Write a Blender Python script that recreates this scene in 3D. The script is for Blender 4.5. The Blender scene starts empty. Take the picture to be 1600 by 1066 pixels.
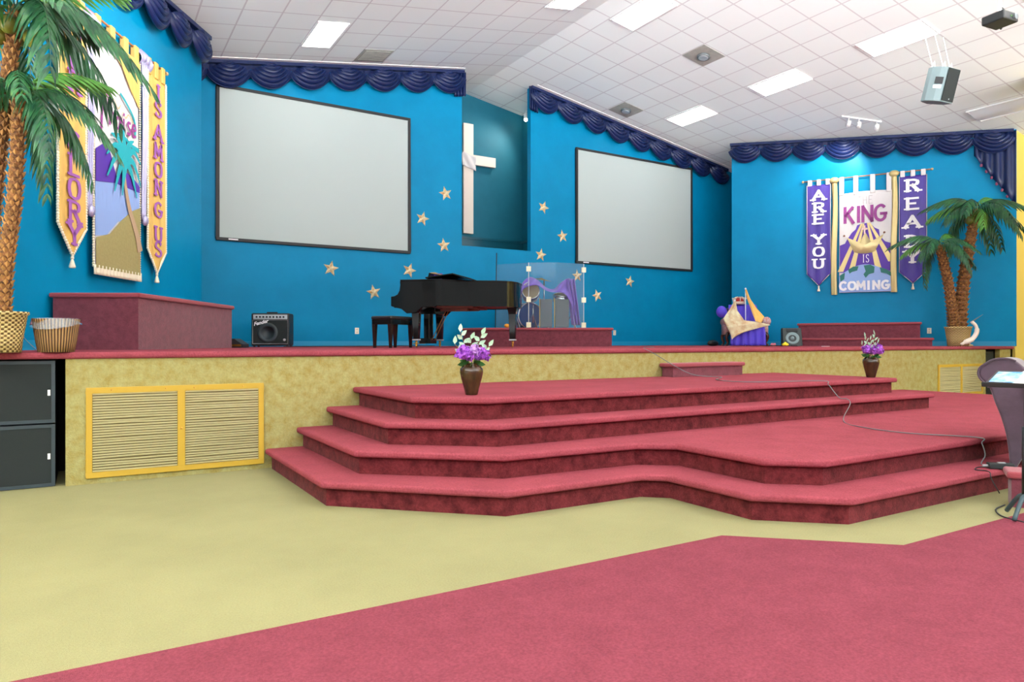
import bpy, bmesh, math, random
from math import sin, cos, pi, radians, sqrt, atan, atan2
from mathutils import Vector, Matrix, noise
SC = bpy.context.scene
COL = SC.collection
random.seed(7)
# ------------------------------------------------------------------ camera
CAM_D, CAM_H, YAW, FPX, YH = 6.58, 1.1466, radians(31.41), 1086.07, 535.2
cd = bpy.data.cameras.new('camera'); cam = bpy.data.objects.new('camera', cd); COL.objects.link(cam)
cam.location = (0, -CAM_D, CAM_H); cam.rotation_euler = (pi/2, 0, -YAW)
cd.sensor_width = 36; cd.lens = 36*FPX/1600; cd.shift_y = (YH-533)/1600; cd.clip_start = 0.05; cd.clip_end = 200
SC.camera = cam
# ------------------------------------------------------------------ world, view
FILL_LOW, FILL_HIGH = 23.0, 0.45
w = bpy.data.worlds.new('hall_fill'); SC.world = w; w.use_nodes = True
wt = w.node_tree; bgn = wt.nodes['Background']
# open hall: bright lower half is fill added to light the ceiling, softer above
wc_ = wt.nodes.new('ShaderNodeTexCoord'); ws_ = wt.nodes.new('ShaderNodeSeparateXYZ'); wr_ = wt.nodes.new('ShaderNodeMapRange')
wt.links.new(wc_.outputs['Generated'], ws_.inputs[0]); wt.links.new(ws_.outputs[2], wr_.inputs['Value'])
wr_.inputs['From Min'].default_value = -0.28; wr_.inputs['From Max'].default_value = -0.02; wr_.inputs['To Min'].default_value = FILL_LOW; wr_.inputs['To Max'].default_value = FILL_HIGH
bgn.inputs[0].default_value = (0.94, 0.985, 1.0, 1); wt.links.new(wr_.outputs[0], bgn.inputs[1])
SC.view_settings.view_transform = 'Standard'; SC.view_settings.look = 'None'
SC.view_settings.exposure = 0.32; SC.view_settings.gamma = 1; SC.view_settings.use_curve_mapping = False
LAMP = 6.5          # strength of the fluorescent diffusers
# ------------------------------------------------------------------ helpers
def srgb(r, g, b):
    f = lambda c: (c/255/12.92) if c/255 <= 0.04045 else ((c/255+0.055)/1.055)**2.4
    return (f(r), f(g), f(b), 1)
class NT:
    def __init__(s, name):
        s.m = bpy.data.materials.new(name); s.m.use_nodes = True; s.t = s.m.node_tree; s.n = s.t.nodes; s.b = s.n['Principled BSDF']
    def new(s, t, **kw):
        x = s.n.new(t)
        for k, v in kw.items(): setattr(x, k, v)
        return x
    def link(s, a, b): s.t.links.new(a, b)
def mat(name, col, rough=0.6, metal=0.0, bump=0, bscale=60, var=0, vscale=8, coat=0, emit=None, es=0, detail=4, col2=None, stretch=None, spec=None, trans=0, alpha=1, sheen=0, grain=0, gscale=90):
    t = NT(name); b = t.b
    b.inputs['Base Color'].default_value = col; b.inputs['Roughness'].default_value = rough; b.inputs['Metallic'].default_value = metal
    if coat: b.inputs['Coat Weight'].default_value = coat; b.inputs['Coat Roughness'].default_value = 0.05
    if spec is not None: b.inputs['Specular IOR Level'].default_value = spec
    if trans: b.inputs['Transmission Weight'].default_value = trans
    if sheen: b.inputs['Sheen Weight'].default_value = sheen
    if emit: b.inputs['Emission Color'].default_value = emit; b.inputs['Emission Strength'].default_value = es
    if var or bump:
        tc = t.new('ShaderNodeTexCoord'); src = tc.outputs['Object']
        if stretch:
            mp = t.new('ShaderNodeMapping'); mp.inputs['Scale'].default_value = stretch; t.link(src, mp.inputs['Vector']); src = mp.outputs[0]
    if var:
        nz = t.new('ShaderNodeTexNoise'); nz.inputs['Scale'].default_value = vscale; nz.inputs['Detail'].default_value = detail; nz.inputs['Roughness'].default_value = 0.65
        t.link(src, nz.inputs['Vector'])
        cr = t.new('ShaderNodeValToRGB')
        c2 = col2 if col2 else tuple([c*(1-var) for c in col[:3]]+[1])
        cr.color_ramp.elements[0].position = 0.35; cr.color_ramp.elements[0].color = c2
        cr.color_ramp.elements[1].position = 0.62; cr.color_ramp.elements[1].color = col
        t.link(nz.outputs['Fac'], cr.inputs['Fac']); t.link(cr.outputs['Color'], b.inputs['Base Color'])
    if grain:
        ng = t.new('ShaderNodeTexNoise'); ng.inputs['Scale'].default_value = gscale; ng.inputs['Detail'].default_value = 2; t.link(src, ng.inputs['Vector'])
        mr = t.new('ShaderNodeMapRange'); mr.inputs['From Min'].default_value = .3; mr.inputs['From Max'].default_value = .7; mr.inputs['To Min'].default_value = 1-grain; mr.inputs['To Max'].default_value = 1+grain; t.link(ng.outputs['Fac'], mr.inputs['Value'])
        mm = t.new('ShaderNodeVectorMath', operation='MULTIPLY'); cb_ = t.new('ShaderNodeCombineXYZ')
        for q in range(3): t.link(mr.outputs[0], cb_.inputs[q])
        t.link(cr.outputs['Color'], mm.inputs[0]); t.link(cb_.outputs[0], mm.inputs[1]); t.link(mm.outputs[0], b.inputs['Base Color'])
    if bump:
        nb = t.new('ShaderNodeTexNoise'); nb.inputs['Scale'].default_value = bscale; nb.inputs['Detail'].default_value = 3
        t.link(src, nb.inputs['Vector'])
        bp = t.new('ShaderNodeBump'); bp.inputs['Strength'].default_value = bump; bp.inputs['Distance'].default_value = 0.01
        t.link(nb.outputs['Fac'], bp.inputs['Height']); t.link(bp.outputs[0], b.inputs['Normal'])
    return t.m
def ceiling_mat(name, u0, v0, su, sv):
    t = NT(name); tc = t.new('ShaderNodeTexCoord'); sp = t.new('ShaderNodeSeparateXYZ'); t.link(tc.outputs['Object'], sp.inputs[0])
    def line(sock, a, s):
        m1 = t.new('ShaderNodeMath', operation='SUBTRACT'); m1.inputs[1].default_value = a - s*200; t.link(sock, m1.inputs[0])
        m2 = t.new('ShaderNodeMath', operation='PINGPONG'); m2.inputs[1].default_value = s/2; t.link(m1.outputs[0], m2.inputs[0])
        m3 = t.new('ShaderNodeMath', operation='LESS_THAN'); m3.inputs[1].default_value = 0.012; t.link(m2.outputs[0], m3.inputs[0])
        return m3.outputs[0]
    mx = t.new('ShaderNodeMath', operation='MAXIMUM'); t.link(line(sp.outputs[0], u0, su), mx.inputs[0]); t.link(line(sp.outputs[1], v0, sv), mx.inputs[1])
    nz = t.new('ShaderNodeTexNoise'); nz.inputs['Scale'].default_value = 0.7; t.link(tc.outputs['Object'], nz.inputs['Vector'])
    cr = t.new('ShaderNodeValToRGB'); cr.color_ramp.elements[0].color = (0.84, 0.89, 0.865, 1); cr.color_ramp.elements[1].color = (0.89, 0.94, 0.915, 1); t.link(nz.outputs['Fac'], cr.inputs['Fac'])
    mc = t.new('ShaderNodeMix', data_type='RGBA'); t.link(mx.outputs[0], mc.inputs[0]); t.link(cr.outputs['Color'], mc.inputs[6]); mc.inputs[7].default_value = (0.66, 0.66, 0.66, 1)
    t.link(mc.outputs[2], t.b.inputs['Base Color'])
    inv = t.new('ShaderNodeMath', operation='MULTIPLY_ADD'); inv.inputs[1].default_value = -1; inv.inputs[2].default_value = 1; t.link(mx.outputs[0], inv.inputs[0])
    bp = t.new('ShaderNodeBump'); bp.inputs['Strength'].default_value = 0.4; bp.inputs['Distance'].default_value = 0.006; bp.invert = True
    t.link(inv.outputs[0], bp.inputs['Height']); t.link(bp.outputs[0], t.b.inputs['Normal']); t.b.inputs['Roughness'].default_value = 0.85
    return t.m
def weave_mat(name, c1, c2, sx, sz, rows=True):
    t = NT(name); tc = t.new('ShaderNodeTexCoord')
    sp = t.new('ShaderNodeSeparateXYZ'); t.link(tc.outputs['Object'], sp.inputs[0])
    at_ = t.new('ShaderNodeMath', operation='ARCTAN2'); t.link(sp.outputs[1], at_.inputs[0]); t.link(sp.outputs[0], at_.inputs[1])
    a = t.new('ShaderNodeMath', operation='MULTIPLY'); a.inputs[1].default_value = sx; t.link(at_.outputs[0], a.inputs[0])
    sa = t.new('ShaderNodeMath', operation='SINE'); t.link(a.outputs[0], sa.inputs[0])
    z = t.new('ShaderNodeMath', operation='MULTIPLY'); z.inputs[1].default_value = sz; t.link(sp.outputs[2], z.inputs[0])
    sz_ = t.new('ShaderNodeMath', operation='SINE'); t.link(z.outputs[0], sz_.inputs[0])
    pr = t.new('ShaderNodeMath', operation='MULTIPLY' if rows else 'ADD'); t.link(sa.outputs[0], pr.inputs[0]); t.link(sz_.outputs[0], pr.inputs[1])
    cr = t.new('ShaderNodeValToRGB'); cr.color_ramp.elements[0].position = 0.3; cr.color_ramp.elements[0].color = c2; cr.color_ramp.elements[1].position = 0.6; cr.color_ramp.elements[1].color = c1
    m = t.new('ShaderNodeMath', operation='MULTIPLY_ADD'); m.inputs[1].default_value = 0.5; m.inputs[2].default_value = 0.5; t.link(pr.outputs[0], m.inputs[0])
    t.link(m.outputs[0], cr.inputs[0]); t.link(cr.outputs[0], t.b.inputs['Base Color'])
    bp = t.new('ShaderNodeBump'); bp.inputs['Strength'].default_value = 0.8; bp.inputs['Distance'].default_value = 0.01; t.link(m.outputs[0], bp.inputs['Height']); t.link(bp.outputs[0], t.b.inputs['Normal'])
    t.b.inputs['Roughness'].default_value = 0.7
    return t.m
class MB:
    """collects vertices and faces of one mesh"""
    def __init__(s): s.v = []; s.f = []; s.mi = []; s.cur = 0
    def add(s, vs, fs, M=None):
        o = len(s.v)
        s.v += [tuple(M @ Vector(p)) if M else tuple(p) for p in vs]
        s.f += [tuple(i+o for i in f) for f in fs]; s.mi += [s.cur]*len(fs)
        return s
    def box(s, x0, x1, y0, y1, z0, z1, M=None):
        return s.add([(x0,y0,z0),(x1,y0,z0),(x1,y1,z0),(x0,y1,z0),(x0,y0,z1),(x1,y0,z1),(x1,y1,z1),(x0,y1,z1)],
                     [(0,3,2,1),(4,5,6,7),(0,1,5,4),(1,2,6,5),(2,3,7,6),(3,0,4,7)], M)
    def prism(s, pts, z0, z1, M=None):           # polygon in x,y (ccw) from z0 to z1
        n = len(pts)
        return s.add([(x,y,z0) for x,y in pts]+[(x,y,z1) for x,y in pts],
                     [tuple(range(n))[::-1], tuple(range(n,2*n))]+[(i,(i+1)%n,n+(i+1)%n,n+i) for i in range(n)], M)
    def wallprism(s, pts, y0, y1, M=None):       # polygon in x,z extruded in y
        n = len(pts)
        return s.add([(x,y0,z) for x,z in pts]+[(x,y1,z) for x,z in pts],
                     [tuple(range(n)), tuple(range(n,2*n))[::-1]]+[(i,n+i,n+(i+1)%n,(i+1)%n) for i in range(n)], M)
    def tube(s, pts, r, n=8, caps=True, M=None):
        pts = [Vector(p) for p in pts]; k = len(pts); R = r if isinstance(r, (list,tuple)) else [r]*k
        vs = []; up = None
        for i, p in enumerate(pts):
            d = (pts[min(i+1,k-1)]-pts[max(i-1,0)]).normalized()
            if up is None: up = Vector((0,0,1)) if abs(d.z) < 0.9 else Vector((1,0,0))
            a = d.cross(up).normalized(); up = a.cross(d).normalized()
            for j in range(n):
                t = 2*pi*j/n; vs.append(p+(a*cos(t)+up*sin(t))*R[i])
        fs = [(i*n+j, i*n+(j+1)%n, (i+1)*n+(j+1)%n, (i+1)*n+j) for i in range(k-1) for j in range(n)]
        if caps: fs += [tuple(range(n))[::-1], tuple(range((k-1)*n, k*n))]
        return s.add(vs, fs, M)
    def lathe(s, prof, n=24, M=None):            # (r,z) profile
        vs = []; k = len(prof)
        for r, z in prof:
            for j in range(n): vs.append((r*cos(2*pi*j/n), r*sin(2*pi*j/n), z))
        fs = [(i*n+j, i*n+(j+1)%n, (i+1)*n+(j+1)%n, (i+1)*n+j) for i in range(k-1) for j in range(n)]
        if prof[0][0] > 1e-4: fs.append(tuple(range(n))[::-1])
        if prof[-1][0] > 1e-4: fs.append(tuple(range((k-1)*n, k*n)))
        return s.add(vs, fs, M)
    def ball(s, c, r, n=12, sq=(1,1,1)):
        m = n//2
        return s.lathe([(max(1e-5, r*sin(pi*i/m)), -r*cos(pi*i/m)) for i in range(m+1)], n, Matrix.Translation(c) @ Matrix.Diagonal((*sq,1)))
    def grid(s, fn, nu, nv, M=None):             # fn(a,b)->(x,y,z), a,b in 0..1
        vs = [fn(i/nu, j/nv) for j in range(nv+1) for i in range(nu+1)]
        return s.add(vs, [(j*(nu+1)+i, j*(nu+1)+i+1, (j+1)*(nu+1)+i+1, (j+1)*(nu+1)+i) for j in range(nv) for i in range(nu)], M)
    def mesh(s, name, mats, smooth=False):
        me = bpy.data.meshes.new(name); me.from_pydata(s.v, [], s.f)
        for m in (mats if isinstance(mats, (list,tuple)) else [mats]): me.materials.append(m)
        for p, i in zip(me.polygons, s.mi): p.material_index = i; p.use_smooth = smooth
        bm = bmesh.new(); bm.from_mesh(me); bmesh.ops.remove_doubles(bm, verts=bm.verts, dist=1e-5); bmesh.ops.recalc_face_normals(bm, faces=bm.faces); bm.to_mesh(me); bm.free()
        me.update(); return me
def obj(name, mb, mats, parent=None, smooth=False, loc=(0,0,0), rot=(0,0,0), bevel=0, seg=2, solid=0, sub=0, label=None, angle=True):
    me = mb.mesh(name, mats, smooth) if isinstance(mb, MB) else mb
    o = bpy.data.objects.new(name, me); COL.objects.link(o); o.location = loc; o.rotation_euler = rot
    if parent: o.parent = parent
    if solid: m = o.modifiers.new('t', 'SOLIDIFY'); m.thickness = solid; m.offset = 0
    if bevel:
        m = o.modifiers.new('b', 'BEVEL'); m.width = bevel; m.segments = seg; m.limit_method = 'ANGLE'; m.angle_limit = radians(35)
    if sub: m = o.modifiers.new('s', 'SUBSURF'); m.levels = sub; m.render_levels = sub
    if label: o['label'] = label
    return o
def tag(o, label, cat, group=None):
    o['label'] = label; o['category'] = cat
    if group: o['group'] = group
    return o
def thing(name, label, cat, loc=(0,0,0), rotz=0, group=None, rot=None):
    o = bpy.data.objects.new(name, None); COL.objects.link(o); o.location = loc; o.rotation_euler = rot if rot else (0,0,rotz); o.empty_display_size = 0.1
    return tag(o, label, cat, group)
def struct(name, mb, m, **kw):
    o = obj(name, mb, m, **kw); o['kind'] = 'structure'; return o
def dup(root, loc, rot, label=None, group=None, parent=None):
    r = root.copy(); COL.objects.link(r); r.location = loc; r.rotation_euler = rot
    if parent: r.parent = parent
    if label: r['label'] = label
    if group: r['group'] = group
    for ch in list(root.children):
        c = ch.copy(); COL.objects.link(c); c.parent = r
        for g in list(ch.children):
            d = g.copy(); COL.objects.link(d); d.parent = c
    return r
def RZ(a): return Matrix.Rotation(a, 4, 'Z')
def T(x, y, z): return Matrix.Translation((x, y, z))
def smoothpath(pts, n=6):                        # Catmull-Rom
    P = [Vector(p) for p in pts]; P = [P[0]*2-P[1]]+P+[P[-1]*2-P[-2]]; out = []
    for i in range(1, len(P)-2):
        for k in range(n):
            t = k/n; a, b, c, d = P[i-1:i+3]
            out.append(0.5*((2*b)+(c-a)*t+(2*a-5*b+4*c-d)*t*t+(3*b-a-3*c+d)*t**3))
    return out+[P[-2]]
RIDGE, ZR, SLOPE = 7.6, 7.0, 0.1645
STAGE = 1.07; RISE = 0.1783
def zc(u): return ZR-SLOPE*abs(u-RIDGE)
# ------------------------------------------------------------------ materials
M = {}
M['blue'] = mat('blue_wall_paint', srgb(0,132,178), 0.42, spec=0.12, bump=0.04, bscale=25, var=0.10, vscale=1.6)
M['blue_trim'] = mat('blue_trim_paint', srgb(10,140,185), 0.4)
M['ceil_l'] = ceiling_mat('ceiling_tiles_left', 7.18, 3.09, 0.58, 0.587)
M['ceil_r'] = ceiling_mat('ceiling_tiles_right', 10.285, 3.09, 0.58, 0.587)
M['white'] = mat('white_enamel', (0.8,0.8,0.79,1), 0.4)
M['lamp'] = mat('lit_diffuser', (0.9,0.9,0.9,1), 0.5, emit=(1,0.98,0.95,1), es=LAMP)
M['beige'] = mat('beige_carpet', srgb(146,141,102), 0.95, bump=0.35, bscale=260, var=0.10, vscale=1.3, spec=0.05, grain=.07, gscale=110)
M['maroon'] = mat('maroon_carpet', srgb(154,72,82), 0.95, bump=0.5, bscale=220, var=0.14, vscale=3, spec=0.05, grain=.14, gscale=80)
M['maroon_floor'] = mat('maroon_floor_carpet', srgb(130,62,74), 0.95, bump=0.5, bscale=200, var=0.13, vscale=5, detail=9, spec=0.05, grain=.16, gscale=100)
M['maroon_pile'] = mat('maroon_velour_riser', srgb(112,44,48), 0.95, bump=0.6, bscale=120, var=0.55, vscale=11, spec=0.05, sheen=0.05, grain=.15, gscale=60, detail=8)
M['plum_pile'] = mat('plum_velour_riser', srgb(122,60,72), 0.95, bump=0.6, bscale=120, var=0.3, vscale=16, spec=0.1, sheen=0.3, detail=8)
M['skirt'] = mat('gold_velour_skirt', srgb(164,158,106), 0.95, bump=0.6, bscale=90, var=0.3, vscale=11, spec=0.05, grain=.08, gscale=50, detail=8, col2=srgb(150,134,74))
M['grille'] = mat('gold_grille_paint', srgb(186,150,44), 0.5)
M['slat'] = mat('grille_slat', srgb(222,212,166), 0.4)
M['dark'] = mat('recess_black', (0.006,0.006,0.007,1), 0.9)
M['yellow'] = mat('pale_yellow_paint', srgb(214,190,96), 0.7, spec=.1)
M['yellow2'] = mat('yellow_column_paint', srgb(240,214,50), 0.55)
M['navy'] = mat('navy_satin', srgb(20,36,82), 0.36, spec=.4, bump=0.1, bscale=40, var=0.2, vscale=5)
M['screen'] = mat('projection_screen', srgb(172,184,182), 0.75)
M['black'] = mat('black_velvet_frame', (0.012,0.014,0.016,1), 0.6)
M['gloss'] = mat('piano_lacquer', (0.008,0.009,0.009,1), 0.08, spec=.25, bump=.12, bscale=6, stretch=(3,3,.05))
M['woodbrown'] = mat('brown_wood', srgb(120,55,25), 0.5, var=0.4, vscale=6)
M['brass'] = mat('brass', srgb(200,150,70), 0.3, metal=1)
M['chrome'] = mat('chrome', (0.75,0.75,0.76,1), 0.15, metal=1)
M['plastic'] = mat('black_plastic', (0.014,0.017,0.018,1), 0.5, bump=0.2, bscale=300)
M['cloth_blk'] = mat('grille_cloth', (0.012,0.018,0.018,1), 0.8, bump=0.6, bscale=400)
M['grey'] = mat('grey_metal', srgb(110,118,120), 0.45, metal=0.4)
M['silver'] = mat('silver_panel', srgb(190,195,198), 0.4, metal=0.5)
M['spk'] = mat('teal_grey_cabinet', srgb(120,140,142), 0.55)
M['gold'] = mat('gold_leaf', srgb(244,230,186), 0.35, metal=0.15, var=0.35, vscale=12, col2=srgb(196,150,90))
M['cream'] = mat('cream_paint', srgb(235,222,208), 0.55)
M['creamcloth'] = mat('cream_cloth', srgb(228,220,196), 0.8, bump=0.3, bscale=20)
M['whitecloth'] = mat('white_cloth', srgb(212,208,208), 0.75, bump=0.3, bscale=14, stretch=(3,3,0.6))
M['yellowcloth'] = mat('yellow_satin', srgb(226,186,100), 0.5, bump=0.3, bscale=9, stretch=(3,3,0.6), var=0.12, vscale=5)
M['purplecloth'] = mat('purple_satin', srgb(66,44,148), 0.45, bump=0.35, bscale=9, stretch=(3,3,0.6), var=0.2, vscale=5)
M['violet'] = mat('violet_cloth', srgb(84,48,160), 0.6)
M['magenta'] = mat('magenta_cloth', srgb(150,58,140), 0.6, var=0.2, vscale=30)
M['mauve'] = mat('mauve_letters', srgb(160,96,176), 0.55)
M['whiteletter'] = mat('white_letters', srgb(240,240,244), 0.6)
M['goldcloth'] = mat('gold_lame', srgb(206,186,128), 0.42, metal=0.3, bump=0.4, bscale=12, stretch=(4,4,0.5))
M['lilac'] = mat('lilac_sequin', srgb(172,170,206), 0.35, metal=0.35, bump=0.5, bscale=60)
M['teal'] = mat('teal_cloth', srgb(28,160,172), 0.6)
M['sky'] = mat('sky_blue_cloth', srgb(140,168,222), 0.5, bump=0.4, bscale=8, stretch=(5,5,0.4))
M['sand'] = mat('sand_cloth', srgb(160,150,96), 0.7, bump=0.3, bscale=30, var=0.12, vscale=30)
M['globegreen'] = mat('green_applique', srgb(30,110,100), 0.6)
M['bark'] = mat('palm_bark', srgb(140,92,48), 0.9, bump=0.8, bscale=30, var=0.6, vscale=18, col2=srgb(64,38,22), stretch=(1,1,2))
M['barksmooth'] = mat('palm_fibre', srgb(168,120,62), 0.9, bump=0.8, bscale=20, var=0.5, vscale=10, col2=srgb(96,64,32))
M['leaf'] = mat('palm_leaf', srgb(44,100,56), 0.33, var=0.45, vscale=6, col2=srgb(20,64,44))
M['leaf2'] = mat('pale_palm_leaf', srgb(88,150,60), 0.4, var=0.3, vscale=6)
M['coconut'] = mat('green_coconut', srgb(110,112,36), 0.4, var=0.4, vscale=6)
M['wicker'] = weave_mat('wicker', srgb(214,190,128), srgb(98,72,30), 26, 190)
M['wicker2'] = weave_mat('dark_wicker', srgb(176,136,84), srgb(70,44,20), 44, 0, rows=False)
M['vase'] = mat('bronze_glaze', srgb(74,50,30), 0.12, spec=.5, var=0.7, vscale=11, col2=srgb(44,34,22), stretch=(1,1,0.35))
M['peony'] = mat('purple_petals', srgb(128,36,170), 0.7, var=0.4, vscale=40, col2=srgb(190,110,220))
M['peony2'] = mat('lilac_petals', srgb(204,150,222), 0.7, var=0.3, vscale=40)
M['mint'] = mat('mint_leaves', srgb(176,212,180), 0.6)
M['green'] = mat('dark_green_leaves', srgb(44,96,34), 0.6)
M['velvet'] = mat('plum_velvet', srgb(74,56,72), 0.7, sheen=0.35, bump=0.3, bscale=14, var=0.3, vscale=6)
M['orange'] = mat('orange_petals', srgb(240,160,40), 0.6)
M['yellowflower'] = mat('yellow_petals', srgb(236,214,40), 0.6)
M['red'] = mat('red_velvet', srgb(180,40,36), 0.6)
M['pink'] = mat('pink_petals', srgb(196,110,128), 0.6)
M['tan'] = mat('drum_head', srgb(196,172,130), 0.6)
M['bluedrum'] = mat('blue_drum_wrap', srgb(20,80,170), 0.25, coat=1)
M['greyfoam'] = mat('grey_foam', srgb(98,108,112), 0.9, bump=0.3, bscale=80)
M['paper'] = mat('white_paper', (0.85,0.85,0.85,1), 0.6)
M['bluepage'] = mat('blue_page', srgb(60,140,220), 0.5, var=0.6, vscale=12, col2=srgb(190,220,245))
M['outlet'] = mat('ivory_plastic', srgb(236,228,208), 0.4)
def glass(name):
    t = NT(name); t.n.remove(t.b); out = t.n['Material Output']
    tr = t.new('ShaderNodeBsdfTransparent'); tr.inputs[0].default_value = (0.90,0.93,0.94,1)
    gl = t.new('ShaderNodeBsdfGlossy'); gl.inputs['Roughness'].default_value = 0.03
    df = t.new('ShaderNodeBsdfDiffuse'); df.inputs[0].default_value = (0.7,0.75,0.8,1)
    m1 = t.new('ShaderNodeMixShader'); m1.inputs[0].default_value = 0.05; t.link(tr.outputs[0], m1.inputs[1]); t.link(df.outputs[0], m1.inputs[2])
    fr = t.new('ShaderNodeFresnel'); fr.inputs[0].default_value = 1.15
    m2 = t.new('ShaderNodeMixShader'); t.link(fr.outputs[0], m2.inputs[0]); t.link(m1.outputs[0], m2.inputs[1]); t.link(gl.outputs[0], m2.inputs[2])
    t.link(m2.outputs[0], out.inputs[0]); return t.m
M['acrylic'] = glass('scuffed_clear_acrylic'); M['bag'] = glass('clear_bag'); M['bag'].node_tree.nodes['Mix Shader'].inputs[0].default_value = .28

# ================================================================== the setting
WL, WR = (1.53, 5.30), (13.53, 5.20)        # free ends of the two wing walls
A_L, A_R = radians(60), radians(-60)        # local x runs to the right along each wing wall, y into it
LWING = 5.85; 
struct('floor', MB().box(-7,20,-17.0,8.6,-0.1,0), M['beige'])
cp = [(-7,-3.68),(3.2,-3.72),(3.92,-4.39),(11.9,-4.42),(12.6,-3.72),(20,-3.72),(20,-17.0),(-7,-17.0)]
struct('floor_carpet', MB().prism(cp[::-1], 0.0, 0.006), M['maroon_floor'])
# stage deck: maroon nosing over a gold skirt
deck = [(-1.62,-0.03),(15.64,-0.03),(15.66,0.2),(16.45,0.30),(16.6,8.2),(-2.6,8.2),(-2.6,1.2)]
struct('floor_stage', MB().prism(deck, STAGE-0.055, STAGE), M['maroon'], bevel=0.022, seg=4)
sk = MB()
for a, b in ((-0.15,14.56),(15.107,15.62)): sk.box(a,b,0,0.08,0,STAGE-0.055)
sk.box(-2.6,-1.32,0,0.08,0,STAGE-0.055)
sk.box(15.54,15.62,0.0,0.9,0,STAGE-0.055)
struct('wall_stage_front', sk, M['skirt'])
rc = MB()
for a, b in ((-1.32,-0.15),(14.56,15.107)):
    rc.box(a-0.02,b+0.02,0.8,0.84,0,STAGE-0.055); rc.box(a-0.04,a-0.01,0.08,0.84,0,STAGE-0.055); rc.box(b+0.01,b+0.04,0.08,0.84,0,STAGE-0.055)
struct('wall_recess', rc, M['dark'])
# ceiling
ce = MB(); R0 = 26
ce.add([(-7,-17.0,zc(-7)),(RIDGE,-17.0,ZR),(RIDGE,8.6,ZR),(-7,8.6,zc(-7)),(-7,-17.0,zc(-7)+.1),(RIDGE,-17.0,ZR+.1),(RIDGE,8.6,ZR+.1),(-7,8.6,zc(-7)+.1)],
       [(0,3,2,1),(4,5,6,7),(0,1,5,4),(2,3,7,6),(3,0,4,7)])
ce.cur = 1
ce.add([(RIDGE,-17.0,ZR),(20,-17.0,zc(20)),(20,8.6,zc(20)),(RIDGE,8.6,ZR),(RIDGE,-17.0,ZR+.1),(20,-17.0,zc(20)+.1),(20,8.6,zc(20)+.1),(RIDGE,8.6,ZR+.1)],
       [(0,3,2,1),(4,5,6,7),(0,1,5,4),(1,2,6,5),(2,3,7,6)])
struct('ceiling', ce, [M['ceil_l'], M['ceil_r']])
# back wall with the tall opening
BW = 6.47
pts = [(-2.6,STAGE),(16.6,STAGE),(16.6,zc(16.6)),(8.46,zc(8.46)),(8.46,3.19),(6.73,3.19),(6.73,zc(6.73)),(-2.6,zc(-2.6))]
struct('wall_back', MB().wallprism(pts, BW, BW+0.14), M['blue'])
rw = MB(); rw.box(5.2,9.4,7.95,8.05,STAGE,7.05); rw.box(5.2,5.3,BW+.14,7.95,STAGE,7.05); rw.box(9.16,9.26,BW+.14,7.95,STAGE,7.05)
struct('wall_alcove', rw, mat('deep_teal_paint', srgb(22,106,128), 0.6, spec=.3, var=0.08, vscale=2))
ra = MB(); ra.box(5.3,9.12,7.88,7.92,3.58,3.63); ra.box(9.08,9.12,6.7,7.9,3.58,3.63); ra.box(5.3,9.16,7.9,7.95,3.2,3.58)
ra.box(5.3,9.16,6.62,7.95,3.1,3.15)
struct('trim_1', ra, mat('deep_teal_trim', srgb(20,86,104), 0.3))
# wing walls
wl = MB()
def wing(s0, s1, P, A, y0, y1, m):
    mb = MB(); x = (cos(A), sin(A)); n = (-sin(A), cos(A)); vs = []
    for s_, y_ in ((s0,y0),(s1,y0),(s1,y1),(s0,y1)):
        u = P[0]+x[0]*s_+n[0]*y_; v = P[1]+x[1]*s_+n[1]*y_
        vs.append((u, v))
    mb.add([(u,v,STAGE) for u,v in vs]+[(u,v,zc(u)+.02) for u,v in vs], [(0,3,2,1),(4,5,6,7),(0,1,5,4),(1,2,6,5),(2,3,7,6),(3,0,4,7)])
    return mb
struct('wall_left', wing(-LWING, 0, WL, A_L, 0, 0.12, 0), M['blue'])
struct('wall_right', wing(0, 5.72, WR, A_R, 0, 0.12, 0), M['blue'])
hl = MB(); hl.box(-2.9,-1.45,0.24,0.36,0,zc(-2)); hl.box(-7,-2.9,0.24,0.36,0,zc(-7)); struct('wall_hall_left', hl, M['yellow'])
hr = MB(); hr.add([(16.39,.27,0),(20,.27,0),(20,.27,zc(20)),(16.39,.27,zc(16.39)),(16.39,.39,0),(20,.39,0),(20,.39,zc(20)),(16.39,.39,zc(16.39))],
       [(0,1,2,3),(4,7,6,5),(0,3,7,4),(0,4,5,1)])
struct('wall_hall_right', hr, M['yellow'])
struct('wall_hall_side', MB().box(19.85,20,-17.0,.27,0,zc(20)), M['yellow'])
struct('wall_column', MB().prism([(14.32,-1.2),(14.8,-1.2),(14.8,-0.74),(14.32,-0.74)],0,zc(14.3)-.0), M['yellow2'])
bs = MB(); bs.box(16.6,16.75,.42,8.3,0,zc(16.6)+.05); bs.box(-2.75,-2.6,.42,8.3,0,zc(-2.6)+.05); bs.box(-2.75,16.75,8.2,8.35,0,7.1); struct('wall_backstage', bs, M['blue'])
# baseboards on the stage
struct('baseboard_back', MB().box(-2.6,16.0,BW-0.015,BW,STAGE,STAGE+0.10), M['blue_trim'])
b = MB().box(-LWING,0,-0.015,0,0,0.10,T(WL[0],WL[1],STAGE) @ RZ(A_L)); struct('baseboard_left', b, M['blue_trim'])
b = MB().box(0,5.7,-0.015,0,0,0.10,T(WR[0],WR[1],STAGE) @ RZ(A_R)); struct('baseboard_right', b, M['blue_trim'])
tr = MB(); tr.box(1.7,6.73,BW-0.02,BW,0,0.01)
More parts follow.
